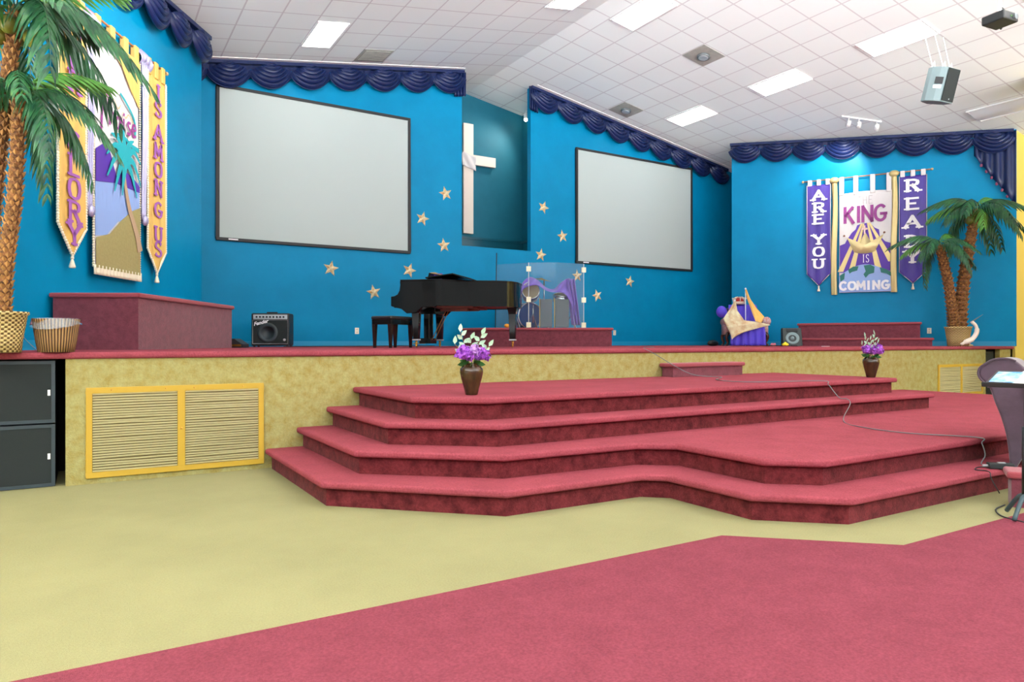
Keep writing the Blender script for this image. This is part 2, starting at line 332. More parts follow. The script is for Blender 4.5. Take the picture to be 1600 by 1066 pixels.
# ceiling edge strip beside the back valances
te = MB()
for a, b_ in ((-2.6,6.7),(8.5,16)): te.add([(a,BW-.22,zc(a)-.012),(b_,BW-.22,zc(b_)-.012),(b_,BW,zc(b_)-.012),(a,BW,zc(a)-.012),(a,BW-.22,zc(a)),(b_,BW-.22,zc(b_)),(b_,BW,zc(b_)),(a,BW,zc(a))],[(0,3,2,1),(0,1,5,4),(1,2,6,5),(3,0,4,7)])
struct('trim_2', te, M['white'])
# carpeted steps in front of the stage
L1 = [(1.38,0),(1.38,-1.76),(2.33,-2.70),(3.48,-2.72),(3.61,-2.84),(3.61,-3.58),(4.07,-4.0),(11.6,-4.0),(12.05,-3.6),(12.05,0)]
L2 = [(1.66,0),(1.66,-1.64),(2.50,-2.38),(3.68,-2.44),(3.92,-2.62),(3.91,-3.44),(4.23,-3.71),(11.3,-3.71),(11.7,-3.35),(11.7,0)]
L3 = [(1.94,0),(1.94,-1.50),(2.63,-2.09),(8.72,-2.09),(8.72,0)]
L4 = [(2.20,0),(2.20,-1.42),(2.68,-1.84),(8.43,-1.80),(8.43,0)]
def inset(poly, d, clip=True):
    out = []; n = len(poly)
    for i in range(n):
        p0, p1, p2 = Vector(poly[i-1]), Vector(poly[i]), Vector(poly[(i+1)%n])
        a = (p1-p0).normalized(); b_ = (p2-p1).normalized()
        na = Vector((-a.y, a.x)); nb = Vector((-b_.y, b_.x)); k = 1+na.dot(nb)
        q = p1+(na+nb)*(d/k); out.append((q.x, min(q.y, 0) if clip else q.y))
    return out
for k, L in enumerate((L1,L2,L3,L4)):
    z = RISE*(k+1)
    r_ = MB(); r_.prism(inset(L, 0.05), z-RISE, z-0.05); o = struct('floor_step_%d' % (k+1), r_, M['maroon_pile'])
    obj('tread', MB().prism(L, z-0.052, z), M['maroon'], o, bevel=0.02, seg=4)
# ================================================================== ceiling lights
TILT = atan(SLOPE)
def clight(u0, u1, v0, v1, label, group, es=True):
    uc, vc = (u0+u1)/2, (v0+v1)/2; z = zc(uc); sgn = -1 if uc < RIDGE else 1
    t = thing('ceiling_light', label, 'light', (uc,vc,z-0.004), group=group, rot=(0, sgn*TILT, 0))
    a, b_ = (u1-u0)/2, (v1-v0)/2
    f = MB(); w_ = 0.022
    f.box(-a,a,-b_,-b_+w_,-.02,0); f.box(-a,a,b_-w_,b_,-.02,0); f.box(-a,-a+w_,-b_+w_,b_-w_,-.02,0); f.box(a-w_,a,-b_+w_,b_-w_,-.02,0)
    obj('frame', f, M['white'], t)
    obj('diffuser', MB().box(-a+w_,a-w_,-b_+w_,b_-w_,-.012,-.004), M['lamp'] if es else M['white'], t)
    return t
G = 'flat fluorescent panels in the white tile ceiling'
clight(3.12,3.65,4.46,5.54,'lit ceiling panel above the screen nearest the left wing wall', G)
clight(6.6,7.18,2.02,3.17,'lit ceiling panel cut by the top of the photo, just left of the ridge', G)
clight(7.98,8.51,1.98,3.11,'lit ceiling panel just right of the ceiling ridge at the top edge', G)
clight(11.48,12.03,-0.46,0.67,'lit ceiling panel nearest the hanging grey loudspeaker, largest of its row', G)
clight(11.48,12.03,1.9,3.0,'middle lit ceiling panel of the receding row of three', G)
clight(11.48,12.03,4.28,5.37,'farthest lit ceiling panel, above the right projection screen', G)
for u in (-5.0, 3.12, 7.98, 11.48, 17.5):
    for k in range(1,8):
        v = {3.12:4.46,7.98:1.98,11.48:-0.46,-5.0:1.98-2.35,17.5:-0.46}[u]-2.35*k
        if v > -16.8 and not (u in (3.12,7.98) and k == 0): clight(u,u+.55,v,v+1.1,'lit ceiling panel over the hall behind the viewer', 'ceiling panels over the hall')
# trough light at the right edge: open lensed trough, lamp glowing on one side
t = thing('ceiling_light', 'long dim curved lens ceiling light at right edge by the yellow column', 'light', (15.3,0.0,zc(15.3)-.004), rot=(0,TILT,0))
f = MB(); f.box(-.29,.29,-.56,-.53,-.03,0); f.box(-.29,.29,.53,.56,-.03,0); f.box(-.29,-.27,-.53,.53,-.03,0); f.box(.27,.29,-.53,.53,-.03,0); obj('frame', f, M['white'], t)
obj('lens', MB().grid(lambda a,b_: (-.27+.54*a, -.53+1.06*b_, -.01-.05*sin(pi*a)), 12, 2), mat('dim_lens', (0.7,0.7,0.7,1), 0.3, emit=(1,1,1,1), es=0.03), t, smooth=True)
# vents
def vent(u0, u1, v0, v1, label, disc):
    uc, vc = (u0+u1)/2, (v0+v1)/2; sgn = -1 if uc < RIDGE else 1
    t = thing('ceiling_vent', label, 'vent', (uc,vc,zc(uc)-.003), group='square metal vents in the ceiling', rot=(0,sgn*TILT,0))
    a, b_ = (u1-u0)/2, (v1-v0)/2; mt = mat('vent_metal', srgb(172,172,162), 0.6, metal=0.0, var=0.2, vscale=6)
    obj('plate', MB().box(-a,a,-b_,b_,-.008,0), mt, t)
    if disc:
        obj('collar', MB().lathe([(.115,-.05),(.12,-.03),(.12,0)],24), M['grey'], t, smooth=True)
        obj('diffuser_disc', MB().lathe([(.085,-.06),(.09,-.055),(.09,-.048)],24), M['silver'], t)
    else:
        s_ = MB()
        for k in range(9): s_.box(-a+.04,a-.04,-b_+.05+k*.055,-b_+.085+k*.055,-.018,-.008)
        obj('louvers', s_, mt, t)
vent(4.27,4.84,5.53,6.13,'flat grey louvered ceiling vent above the left screen',False)
vent(9.71,10.28,2.52,3.08,'grey ceiling vent with round diffuser beside the lit panels, larger in view',True)
vent(10.3,10.87,5.42,6.01,'grey ceiling vent with round diffuser just above the right valance',True)
# ================================================================== drapery valances
def swag_mesh(name, W, Dp, slope):
    def fn(a, b_):
        g = .10+.90*b_**.85; x = W*(.5+(a-.5)*g); s_ = 4*a*(1-a)
        zz = -Dp*(.36*b_+.64*b_*s_**.72)
        env = min(1, s_*1.6)**.5
        ph = b_*2*pi*6+.5*sin(a*7)
        y = -(.045+.085*sin(pi*min(1,b_*.9+.05))*s_**.5) - (.020*sin(ph)+.007*sin(2*ph+1))*env - .012*(1-env)*sin(b_*2*pi*4)
        return (x, y, zz+slope*x-.03)
    mb = MB().grid(fn, 24, 72); return mb.mesh(name, M['navy'], True)
def valance(label, P, A, s0, n, W, sl_sign, Dp=0.47, tail=None, tail2=None):
    slope = sl_sign*SLOPE*cos(A)
    x = (cos(A), sin(A)); u0 = P[0]+x[0]*s0; v0 = P[1]+x[1]*s0
    t = thing('valance', label, 'valance', (u0-(-sin(A))*0.0, v0, zc(u0)-.012), A, 'navy swagged valances along the ceiling')
    L_ = n*W; bd = MB()
    bd.add([(0,-.13,-.06),(L_,-.13,-.06+slope*L_),(L_,0,-.06+slope*L_),(0,0,-.06),(0,-.13,0),(L_,-.13,slope*L_),(L_,0,slope*L_),(0,0,0)],[(0,3,2,1),(4,5,6,7),(0,1,5,4),(1,2,6,5),(2,3,7,6),(3,0,4,7)])
    obj('header_board', bd, M['navy'], t)
    me = swag_mesh('swag', W*1.12, Dp, slope)
    for k in range(n):
        xk = k*W-.06*W
        o = obj('swag', me, M['navy'], t, loc=(xk, -0.075-0.004*(k % 2), slope*xk)) if k == 0 else None
        if k == 0: first = o
        else:
            c = first.copy(); COL.objects.link(c); c.location = (xk, -0.075-0.004*(k % 2), slope*xk)
    # pleated tails covering the wall behind the swags' upper part
    bk = MB().grid(lambda a,b_: (L_*a, -0.035-0.012*sin(a*L_*40), slope*L_*a-.03-.10*b_), int(n*24), 3)
    obj('backing', bk, M['navy'], t, smooth=True)
    for tl in (tail, tail2):
        if not tl: continue
        xs, wd, l0, l1 = tl
        tm = MB().grid(lambda a,b_: (xs+wd*a, -0.09-0.028*sin(a*2*pi*4), slope*(xs+wd*a)-.03-(l0+(l1-l0)*a)*b_), 40, 6)
        o = obj('tail', tm, M['navy'], t, smooth=True, solid=0.006)
    return t
valance('navy swag valance over the left projection screen on the blue back wall', (0,BW), 0, 1.04, 8, 0.712, 1, tail=(5.47,.27,.52,.5))
valance('navy swag valance sloping down over the right projection screen', (0,BW), 0, 8.42, 9, 0.70, -1, tail=(-.06,.24,.5,.52))
valance('navy swag valance on the left wing wall above the yellow banner', WL, A_L, -5.6, 8, 0.71, 1, Dp=0.5)
valance('navy swag valance on the right wing wall above the purple banners', WR, A_R, -0.02, 8, 0.71, -1, tail=(5.0,.72,.5,1.55))
b = MB()
for k in range(7):
    s_ = 5.1+k*.09; u = WR[0]+cos(A_R)*s_; v = WR[1]+sin(A_R)*s_
    b.ball((s_, -.1, zc(u)-.6-1.05*(k*.09+.1)/.72), .028, 8, (1,.7,1.3))
bo = obj('tassel_fringe', b, mat('fringe_maroon', srgb(120,60,90), .7), None, loc=(WR[0],WR[1],0), rot=(0,0,A_R))
par = [o for o in bpy.data.objects if o.name.startswith('valance') and 'right wing' in (o.get('label') or '')][0]
bpy.context.view_layer.update(); bo.parent = par; bo.matrix_parent_inverse = par.matrix_world.inverted()
# ================================================================== projection screens
def screen(u0, u1, z0, z1, label):
    t = thing('projection_screen', label, 'projection screen', ((u0+u1)/2, BW, z0), group='framed white projection screens')
    a = (u1-u0)/2; h = z1-z0; f = MB(); w_ = .055
    f.box(-a,a,-.055,0,0,w_); f.box(-a,a,-.055,0,h-w_,h); f.box(-a,-a+w_,-.055,0,w_,h-w_); f.box(a-w_,a,-.055,0,w_,h-w_)
    obj('frame', f, M['black'], t, bevel=.008)
    obj('screen_surface', MB().box(-a+w_-.005,a-w_+.005,-.035,-.02,w_-.005,h-w_+.005), M['screen'], t)
    obj('maker_tag', MB().box(-a+.2,-a+.36,-.058,-.055,.02,.042), M['whiteletter'], t)
screen(1.91,5.55,2.93,5.66,'large white projection screen on the left, between wing wall and cross alcove')
screen(9.69,13.45,2.99,5.69,'white projection screen on the right, between cross alcove and right wing wall')
# ================================================================== gold stars
STARS = [(3.94,2.55,10,'left of the piano, nearest the left screen corner'),(4.79,2.13,-12,'lowest one just above the piano lid on its keyboard end'),
 (5.54,2.60,18,'right above the purple book on the piano'),(6.31,3.16,-8,'below the cross alcove corner, left side'),
 (5.83,3.67,14,'close to the lower right corner of the left screen'),(6.35,4.24,-15,'highest one left of the white cross'),
 (8.80,4.20,20,'highest one right of the cross alcove'),(9.33,3.59,-10,'beside the left edge of the right screen'),
 (8.73,3.12,8,'just above the clear drum shield'),(10.34,2.26,-18,'to the right of the drum shield, lowest on that side'),
 (11.35,2.64,12,'under the right screen, farthest right'),(9.75,2.70,-5,'seen through the corner of the clear drum shield')]
star_me = None
for i, (u, z, r_, lab) in enumerate(STARS):
    if star_me is None:
        mb = MB(); vs = [(0,-.045,0)]
        for k in range(10):
            R_ = .155 if k % 2 == 0 else .066; a = pi/2+k*pi/5; vs.append((R_*cos(a), 0, R_*sin(a)))
        vs.append((0,0,0)); mb.add(vs, [(0,1+k,1+(k+1)%10) for k in range(10)]+[(11,1+(k+1)%10,1+k) for k in range(10)])
        star_me = mb.mesh('gold_star', M['gold'])
    o = bpy.data.objects.new('gold_star', star_me); COL.objects.link(o); o.location = (u, BW-.004, z); o.rotation_euler = (0, radians(r_), 0)
    tag(o, 'gold wall star '+lab, 'star', 'gold stars on the blue back wall')
# ================================================================== cross
t = thing('wall_cross', 'tall white wooden cross hanging in the dark teal alcove', 'cross', (7.62,7.95,3.7))
obj('upright', MB().box(-.13,.13,-.10,-.03,0,2.58), M['cream'], t, bevel=.006)
obj('crossbeam', MB().box(-.93,.73,-.11,-.035,1.63,1.86), M['cream'], t, bevel=.006)
obj('centre_wrap', MB().grid(lambda a,b_: (-.18+.36*a, -.125-.015*sin(a*9+b_*6), 1.58+.32*b_-.1*a), 14, 10), M['whitecloth'], t, smooth=True, solid=.01)
obj('bracket', MB().box(-.05,.05,-.035,0,1.5,2.0), M['grey'], t)
# alcove spotlight
t = thing('spotlight', 'small glowing spotlight at the alcove ceiling beside the right valance', 'light', (9.02,7.55,zc(9.02)))
obj('stem', MB().tube([(0,0,0),(0,0,-.1)], .012), M['white'], t)
obj('lamp_head', MB().lathe([(.03,0),(.05,.02),(.055,.12),(.03,.15)],16,T(0,0,-.24)@Matrix.Rotation(0,4,'X')), M['white'], t, smooth=True)
obj('bulb', MB().ball((0,0,-.245),.045,12), mat('glowing_bulb',(1,1,1,1),.5,emit=(1,.86,.62,1),es=30), t, smooth=True)
ld = bpy.data.lights.new('spot','SPOT'); ld.energy = 70; ld.spot_size = radians(110); ld.spot_blend = .8; ld.color = (1,.92,.8); ld.shadow_soft_size = .12; ld.specular_factor = .4
lo = bpy.data.objects.new('spot_beam', ld); COL.objects.link(lo); lo.location = (8.95,7.15,6.4); lo.rotation_euler = Vector((-.9,.55,-.9)).to_track_quat('-Z','Y').to_euler()
# ================================================================== stroke lettering
GL = {
 'A': ([[(.0,0),(.42,1)],[(.42,1),(.84,0)],[(.17,.36),(.67,.36)]], [(.0,0),(.84,0)]),
 'R': ([[(.14,0),(.14,1)],[(.14,1),(.5,1),(.7,.88),(.7,.66),(.5,.52),(.14,.52)],[(.42,.52),(.76,0)]], [(.14,0),(.14,1),(.78,0)]),
 'E': ([[(.14,0),(.14,1)],[(.14,1),(.72,1)],[(.14,.52),(.56,.52)],[(.14,0),(.74,0)]], [(.14,0),(.14,1)]),
 'Y': ([[(.04,1),(.42,.5)],[(.8,1),(.42,.5)],[(.42,.5),(.42,0)]], [(.04,1),(.8,1),(.42,0)]),
 'O': ([[(.42,1),(.16,.88),(.06,.5),(.16,.12),(.42,0),(.68,.12),(.78,.5),(.68,.88),(.42,1)]], []),
 'U': ([[(.12,1),(.12,.3),(.24,.06),(.42,0),(.6,.06),(.72,.3),(.72,1)]], [(.12,1),(.72,1)]),
 'D': ([[(.14,0),(.14,1)],[(.14,1),(.42,1),(.7,.8),(.76,.5),(.7,.2),(.42,0),(.14,0)]], [(.14,0),(.14,1)]),
 'L': ([[(.16,1),(.16,0)],[(.16,0),(.7,0)]], [(.16,1),(.16,0)]),
 'G': ([[(.72,.84),(.56,.98),(.36,.98),(.14,.82),(.06,.5),(.14,.16),(.38,0),(.6,.04),(.74,.2),(.74,.44)],[(.48,.44),(.82,.44)]], []),
 'I': ([[(.42,0),(.42,1)]], [(.42,0),(.42,1)]),
 'S': ([[(.7,.84),(.52,1),(.28,.98),(.14,.8),(.2,.6),(.6,.42),(.72,.22),(.56,.02),(.28,0),(.1,.16)]], []),
 'M': ([[(.06,0),(.1,1)],[(.1,1),(.42,.3)],[(.42,.3),(.74,1)],[(.74,1),(.8,0)]], [(.06,0),(.8,0)]),
 'N': ([[(.12,0),(.12,1)],[(.12,1),(.72,0)],[(.72,0),(.72,1)]], [(.12,0),(.72,1),(.12,1)]),
 'K': ([[(.12,0),(.12,1)],[(.72,1),(.14,.45)],[(.3,.6),(.78,-.05)]], []),
 'C': ([[(.74,.8),(.56,.98),(.34,.98),(.12,.8),(.05,.5),(.12,.2),(.34,.02),(.56,.02),(.76,.2)]], []),
 'T': ([[(.42,0),(.42,1)],[(.04,1),(.8,1)]], [(.42,0)]),
 'H': ([[(.12,0),(.12,1)],[(.72,0),(.72,1)],[(.12,.5),(.72,.5)]], []),
 'p': ([[(.1,-.5),(.24,1.2)],[(.24,1.2),(.6,1.3),(.7,1.0),(.4,.62),(.2,.66)]], []),
 'r': ([[(.1,0),(.3,.62)],[(.26,.5),(.5,.64),(.62,.56)]], []),
 'a': ([[(.66,.55),(.4,.62),(.14,.3),(.2,.02),(.44,.06),(.66,.5)],[(.68,.6),(.62,.08),(.8,.1)]], []),
 'i': ([[(.3,.6),(.34,.04),(.55,.12)],[(.3,.84),(.36,.9)]], []),
 's': ([[(.6,.6),(.3,.6),(.3,.4),(.6,.2),(.46,0),(.14,.04)]], []),
 'e': ([[(.14,.34),(.56,.4),(.5,.62),(.26,.62),(.12,.3),(.26,.02),(.62,.12)]], []),
}
def letter(mb, ch, x, z, w_, h, th, y=0.0, dep=.006, serif=True, slant=0):
    st, se = GL[ch]
    def P(a, b_): return (x+a/0.84*w_+slant*b_*h, z+b_*h)
    for pl in st:
        q = [P(*p) for p in pl]; n = len(q)
        if len(pl) > 3:
            q = [(v.x, v.y) for v in smoothpath([(a,b_,0) for a,b_ in q], 4)]; n = len(q)
        lo_, hi_ = [], []
        for i in range(n):
            d = Vector(q[min(i+1,n-1)])-Vector(q[max(i-1,0)]); d.normalize(); nn = Vector((-d.y,d.x))
            ext = d*(th*.4)*(1 if i == n-1 else -1 if i == 0 else 0) if len(pl) < 4 else Vector((0,0))
            c = Vector(q[i])+ext; tt = th*(.62 if abs(d.x) > .8 and serif else 1)/2
            lo_.append(c-nn*tt); hi_.append(c+nn*tt)
        for i in range(n-1):
            a, b_, c, d = lo_[i], lo_[i+1], hi_[i+1], hi_[i]
            mb.add([(p.x,y-dep,p.y) for p in (a,b_,c,d)]+[(p.x,y,p.y) for p in (a,b_,c,d)], [(0,1,2,3),(4,7,6,5),(0,4,5,1),(1,5,6,2),(2,6,7,3),(3,7,4,0)])
    if serif:
        for a, b_ in se:
            px, pz = P(a, b_); d0 = -th*.25 if b_ < .5 else th*.25-th*.3
            mb.box(px-th*1.05, px+th*1.05, y-dep-.001, y, pz-th*.25, pz+th*.25)
def word(text, x0, z0, w_, h, th, gap, m, parent, y=-.02, vertical=None, serif=True, slant=0, dep=.006, label=None):
    """one part per letter; vertical gives the list of centre heights"""
    k = 0
    for i, ch in enumerate(text):
        if ch == ' ': k += 1; continue
        mb = MB()
        if vertical: letter(mb, ch, x0-w_/2, vertical[i]-h/2, w_, h, th, y, dep, serif)
        else: letter(mb, ch, x0+i*(w_+gap), z0, w_, h, th, y, dep, serif, slant)
        obj('letter', mb, m, parent)
def ribbon(mb, pts, th, y, dep=.004):
    q = [Vector((v.x, v.y)) for v in smoothpath([(a,b_,0) for a,b_ in pts], 6)]; n = len(q); T_ = th if isinstance(th,(list,tuple)) else [th,th]
    prev = None
    for i in range(n):
        d = q[min(i+1,n-1)]-q[max(i-1,0)]; d.normalize(); nn = Vector((-d.y,d.x)); tt = (T_[0]+(T_[1]-T_[0])*i/(n-1))/2
        cur = (q[i]-nn*tt, q[i]+nn*tt)
        if prev:
            a, b_, c, e = prev[0], cur[0], cur[1], prev[1]
            mb.add([(p.x,y-dep,p.y) for p in (a,b_,c,e)]+[(p.x,y,p.y) for p in (a,b_,c,e)], [(0,1,2,3),(4,7,6,5),(0,4,5,1),(1,5,6,2),(2,6,7,3),(3,7,4,0)])
        prev = cur
def patch(mb, pts, y, dep=.004): mb.wallprism(pts, y-dep, y)
# ================================================================== hanging banners
def side_banner(P, A, s0, w_, ztop, zsh, ztip, zrod, m, mtrim, label, edge='plain'):
    t = thing('hanging_banner', label, 'banner', (P[0]+cos(A)*s0, P[1]+sin(A)*s0, 0), A, 'pointed fabric banners on the wing walls')
    def fn(a, b_):
        e = abs(2*a-1); zb = zsh-(zsh-ztip)*(1-e)
        z = ztop+(zb-ztop)*b_
        return (w_*a+.008*sin(b_*9)*(1 if a > .5 else -1), -.065-.006*sin(a*14)*(.4+b_)-.015*b_, z)
    obj('cloth', MB().grid(fn, 24, 40), m, t, smooth=True, solid=.004)
    ed = MB(); r_ = .010 if edge == 'plain' else .017
    pa = [(0,ztop),(0,(ztop+zsh)/2),(0,zsh),(w_/2,ztip),(w_,zsh),(w_,(ztop+zsh)/2),(w_,ztop)]
    for i in range(6):
        (x0,z0),(x1,z1) = pa[i], pa[i+1]; n = max(2,int(sqrt((x1-x0)**2+(z1-z0)**2)/(.03 if edge != 'plain' else .3)))
        for k in range(n):
            if edge != 'plain': ed.ball((x0+(x1-x0)*k/n, -.082, z0+(z1-z0)*k/n), .018, 6)
        ed.tube([(x0,-.08,z0),(x1,-.08,z1)], r_*.7, 6)
    obj('edge_trim', ed, mtrim, t, smooth=True)
    for k in (0,1,2):
        c = w_*(.12+.38*k)
        obj('hanging_tab', MB().box(c-.045,c+.045,-.085,-.02,ztop-.02,zrod+.02), M['whitecloth'] if m is M['purplecloth'] else m, t, bevel=.01)
    ts = MB(); ts.ball((w_/2,-.08,ztip-.025),.02,8); ts.lathe([(.008,-.03),(.014,-.05),(.034,-.12),(.03,-.135)],12,T(w_/2,-.08,ztip))
    obj('tassel', ts, M['creamcloth'], t, smooth=True)
    return t
def rod(P, A, s0, s1, z, label):
    t = thing('banner_rod', label, 'banner rod', (P[0]+cos(A)*s0, P[1]+sin(A)*s0, z), A, 'wooden banner rods')
    L_ = s1-s0
    obj('pole', MB().tube([(-.03,-.055,0),(L_+.03,-.055,0)], .013, 10), M['woodbrown'] if 0 else mat('copper_brown_rod', srgb(176,112,70), .4), t, smooth=True)
    for x in (-.05, L_+.05): obj('finial', MB().ball((x,-.055,0),.028,10), mat('finial_wood', srgb(200,160,110), .4), t, smooth=True)
    for x in (.6, L_-.6): obj('wall_hook', MB().box(x-.01,x+.01,-.055,0,-.015,.01), M['black'], t)
ZR_ = 4.90
# -- right wing: purple banners
rod(WR, A_R, 1.68, 4.17, ZR_, 'thin copper brown rod carrying the purple banners on the right wing wall')
c = side_banner(WR, A_R, 1.72, .50, 4.80, 2.74, 2.46, ZR_, M['purplecloth'], M['whitecloth'], 'narrow purple banner reading ARE YOU, left of the crown banner')
word('AREYOU', .25, 0, .24, .20, .062, 0, M['whiteletter'], c, y=-.088, vertical=[4.55,4.27,4.0,3.53,3.25,2.97])
c = side_banner(WR, A_R, 3.60, .52, 4.80, 2.70, 2.44, ZR_, M['purplecloth'], M['whitecloth'], 'narrow purple banner reading READY beside the right palm')
word('READY', .25, 0, .27, .235, .07, 0, M['whiteletter'], c, y=-.088, vertical=[4.58,4.18,3.78,3.36,3.02])
def goldpost(s, label, zt, zb):
    t = thing('gold_scarf', label, 'scarf', (WR[0]+cos(A_R)*s, WR[1]+sin(A_R)*s, 0), A_R, 'gold rolled scarves beside the crown banner')
    def fn(a, b_):
        th = 2*pi*a; r_ = .048+.012*sin(3*th+b_*5)+.012*b_; return (r_*cos(th)+.01*sin(b_*7), -.075+r_*.6*sin(th), zt+(zb-zt)*b_)
    obj('scarf_fall', MB().grid(fn, 24, 30), M['goldcloth'], t, smooth=True)
    obj('scarf_knot', MB().ball((0,-.09,zt+.03),.09,14,(1.15,.7,.8)), M['goldcloth'], t, smooth=True)
goldpost(2.30,'gold lame scarf hanging between the ARE YOU banner and crown banner',4.83,2.24)
goldpost(3.50,'gold lame scarf hanging between the crown banner and READY banner',4.85,2.26)
t = thing('hanging_banner', 'wide white banner with gold crown over a globe, reading THE KING IS COMING', 'banner', (WR[0]+cos(A_R)*2.40, WR[1]+sin(A_R)*2.40, 0), A_R)
kk = .00264; X = lambda c_: (c_-340)*kk
Z = lambda c_: 2.28+(1010-c_)*.00266
obj('cloth', MB().grid(lambda a,b_: (1.06*a, -.06-.008*sin(a*20)*(1-b_*.6), Z(165)+(2.28-Z(165))*b_+.03*sin(a*3)*(1-b_)), 40, 30), M['whitecloth'], t, smooth=True, solid=.004)
for x in (.05,.34,.68,1.0): obj('hanging_tab', MB().box(x-.05,x+.05,-.085,-.02,Z(175),ZR_+.02), M['whitecloth'], t, bevel=.01)
mb = MB(); patch(mb, [(X(a),Z(b_)) for a,b_ in [(345,838),(345,605),(385,590),(400,560),(440,500),(468,475),(480,440),(520,428),(575,424),(612,470),(645,488),(650,540),(690,590),(735,608),(735,838)]], -.072); obj('purple_hills', mb, M['violet'], t)
mb = MB()
for a, b_, w0, w1 in [((515,430),(350,830),8,22),((530,430),(440,810),6,22),((560,425),(640,815),6,24),((572,425),(738,760),8,24)]:
    mb.wallprism([(X(a[0]-w0),Z(a[1])),(X(b_[0]-w1),Z(b_[1])),(X(b_[0]+w1),Z(b_[1])),(X(a[0]+w0),Z(a[1]))], -.080, -.076)
obj('gold_rays', mb, M['goldcloth'], t)
mb = MB(); arc = [(X(340+400*k/16), Z(865-90*sin(pi*(k/16)**1.0))) for k in range(17)]
patch(mb, [(X(340),Z(1008))]+[(X(740),Z(1008))]+arc[::-1], -.082); obj('globe', mb, M['sky'], t)
mb = MB(); patch(mb, [(X(a),Z(b_)) for a,b_ in [(530,785),(580,780),(612,800),(608,850),(570,860),(545,890),(528,860),(545,835)]], -.088)
patch(mb, [(X(a),Z(b_)) for a,b_ in [(410,815),(450,790),(490,790),(480,825),(440,835),(420,850)]], -.088); patch(mb, [(X(a),Z(b_)) for a,b_ in [(345,862),(385,840),(380,895),(350,915)]], -.088)
patch(mb, [(X(a),Z(b_)) for a,b_ in [(650,805),(700,825),(735,850),(735,885),(700,860),(660,850)]], -.088); obj('continents', mb, M['globegreen'], t)
for ch, a, b_ in (('K',375,455),('I',468,512),('N',510,605),('G',610,700)):
    mb = MB(); w_ = (b_-a)*kk; letter(mb, ch, X(a), Z(410), w_, .33, .062, -.075, .008, False); obj('letter', mb, M['magenta'], t)
for i, ch in enumerate('COMING'):
    mb = MB(); a = [345,410,478,548,595,665][i]; b_ = [408,478,548,590,662,730][i]; letter(mb, ch, X(a), Z(985), (b_-a)*kk*.88, .17, .05, -.09, .012, False); obj('letter', mb, M['whiteletter'], t)
for i, ch in enumerate('IS'): mb = MB(); letter(mb, ch, X(515+i*30), Z(758), .07, .17, .014, -.088, .005, True); obj('letter', mb, M['whiteletter'], t)
for i, ch in enumerate('THE'): mb = MB(); letter(mb, ch, X(480+i*42), Z(262), .09, .17, .014, -.075, .004, False); obj('letter', mb, mat('grey_letter', srgb(176,172,176),.6), t)
cr_o = [(400,540),(455,668),(500,682),(545,684),(590,678),(615,668),(682,530),(585,590),(540,500),(500,590)]
mb = MB(); n = len(cr_o); ctr = (X(535), -.16, Z(620))
mb.add([(X(a),-.085,Z(b_)) for a,b_ in cr_o]+[(X(535+(a-535)*.72),-.145,Z(625+(b_-625)*.72)) for a,b_ in cr_o]+[ctr], [(i,(i+1)%n,n+(i+1)%n,n+i) for i in range(n)]+[(n+i,n+(i+1)%n,2*n) for i in range(n)])
cw = obj('crown', mb, mat('crown_gold', srgb(224,206,150), .35, metal=.3, bump=.4, bscale=30), t, smooth=True)
mb = MB(); [mb.ball((X(a),-.11,Z(b_)),.024,8) for a,b_ in ((380,525),(685,517))]; obj('crown_pearls', mb, mat('pearl_brown', srgb(150,110,90), .4), cw, smooth=True)
mb = MB(); mb.ball((X(537),-.13,Z(478)),.04,10,(1.2,.7,.8)); mb.box(X(531),X(543),-.15,-.12,Z(520),Z(450)); mb.box(X(515),X(560),-.15,-.12,Z(485),Z(472)); obj('crown_cross', mb, mat('pink_satin', srgb(222,186,180), .4), cw)
# -- left wing: yellow banners
S0 = -3.73
rod(WL, A_L, S0-.03, -1.33, 4.88, 'thin wooden rod carrying the yellow banners on the left wing wall')
c = side_banner(WL, A_L, S0, .50, 4.74, 2.40, 2.08, 4.88, M['yellowcloth'], M['creamcloth'], 'narrow yellow banner reading OUR GLORY behind the palm fronds', 'pearl')
word('OURGLORY', .27, 0, .22, .21, .05, 0, M['mauve'], c, y=-.09, vertical=[4.45,4.2,3.95,3.30,3.05,2.80,2.55,2.31])
c = side_banner(WL, A_L, -1.86, .50, 4.70, 2.38, 2.08, 4.88, M['yellowcloth'], M['creamcloth'], 'narrow yellow banner reading IS AMONG US, nearest the back wall', 'pearl')
word('ISAMONGUS', .27, 0, .21, .19, .045, 0, M['mauve'], c, y=-.09, vertical=[4.5,4.28,3.96,3.71,3.47,3.22,2.93,2.60,2.40])
def sash(s, zt, zb, label):
    t = thing('sequined_scarf', label, 'sash', (WL[0]+cos(A_L)*s, WL[1]+sin(A_L)*s, 0), A_L, 'lilac sequined sashes')
    obj('sash_fall', MB().grid(lambda a,b_: (.15*(a-.5)*(1-.35*b_)+.02*sin(b_*5), -.08-.02*sin(a*2*pi*3), zt+(zb-zt)*b_), 30, 24), M['lilac'], t, smooth=True, solid=.01)
    obj('sash_knot', MB().ball((.0,-.09,zb),.055,12,(1,.8,1.2)), M['lilac'], t, smooth=True)
    obj('sash_loop', MB().grid(lambda a,b_: (.15*(2*a-1), -.05-.075*sin(pi*b_)-.012*sin(a*22), zt+.17-.22*b_-.05*(2*a-1)**2), 24, 10), M['lilac'], t, smooth=True)
sash(-3.15,4.72,2.62,'lilac sequined sash hanging left of the beach banner')
sash(-1.95,4.76,2.72,'lilac sequined sash hanging right of the beach banner')
t = thing('hanging_banner', 'wide white beach banner with teal palm tree and cursive word Praise', 'banner', (WL[0]+cos(A_L)*-3.08, WL[1]+sin(A_L)*-3.08, 0), A_L)
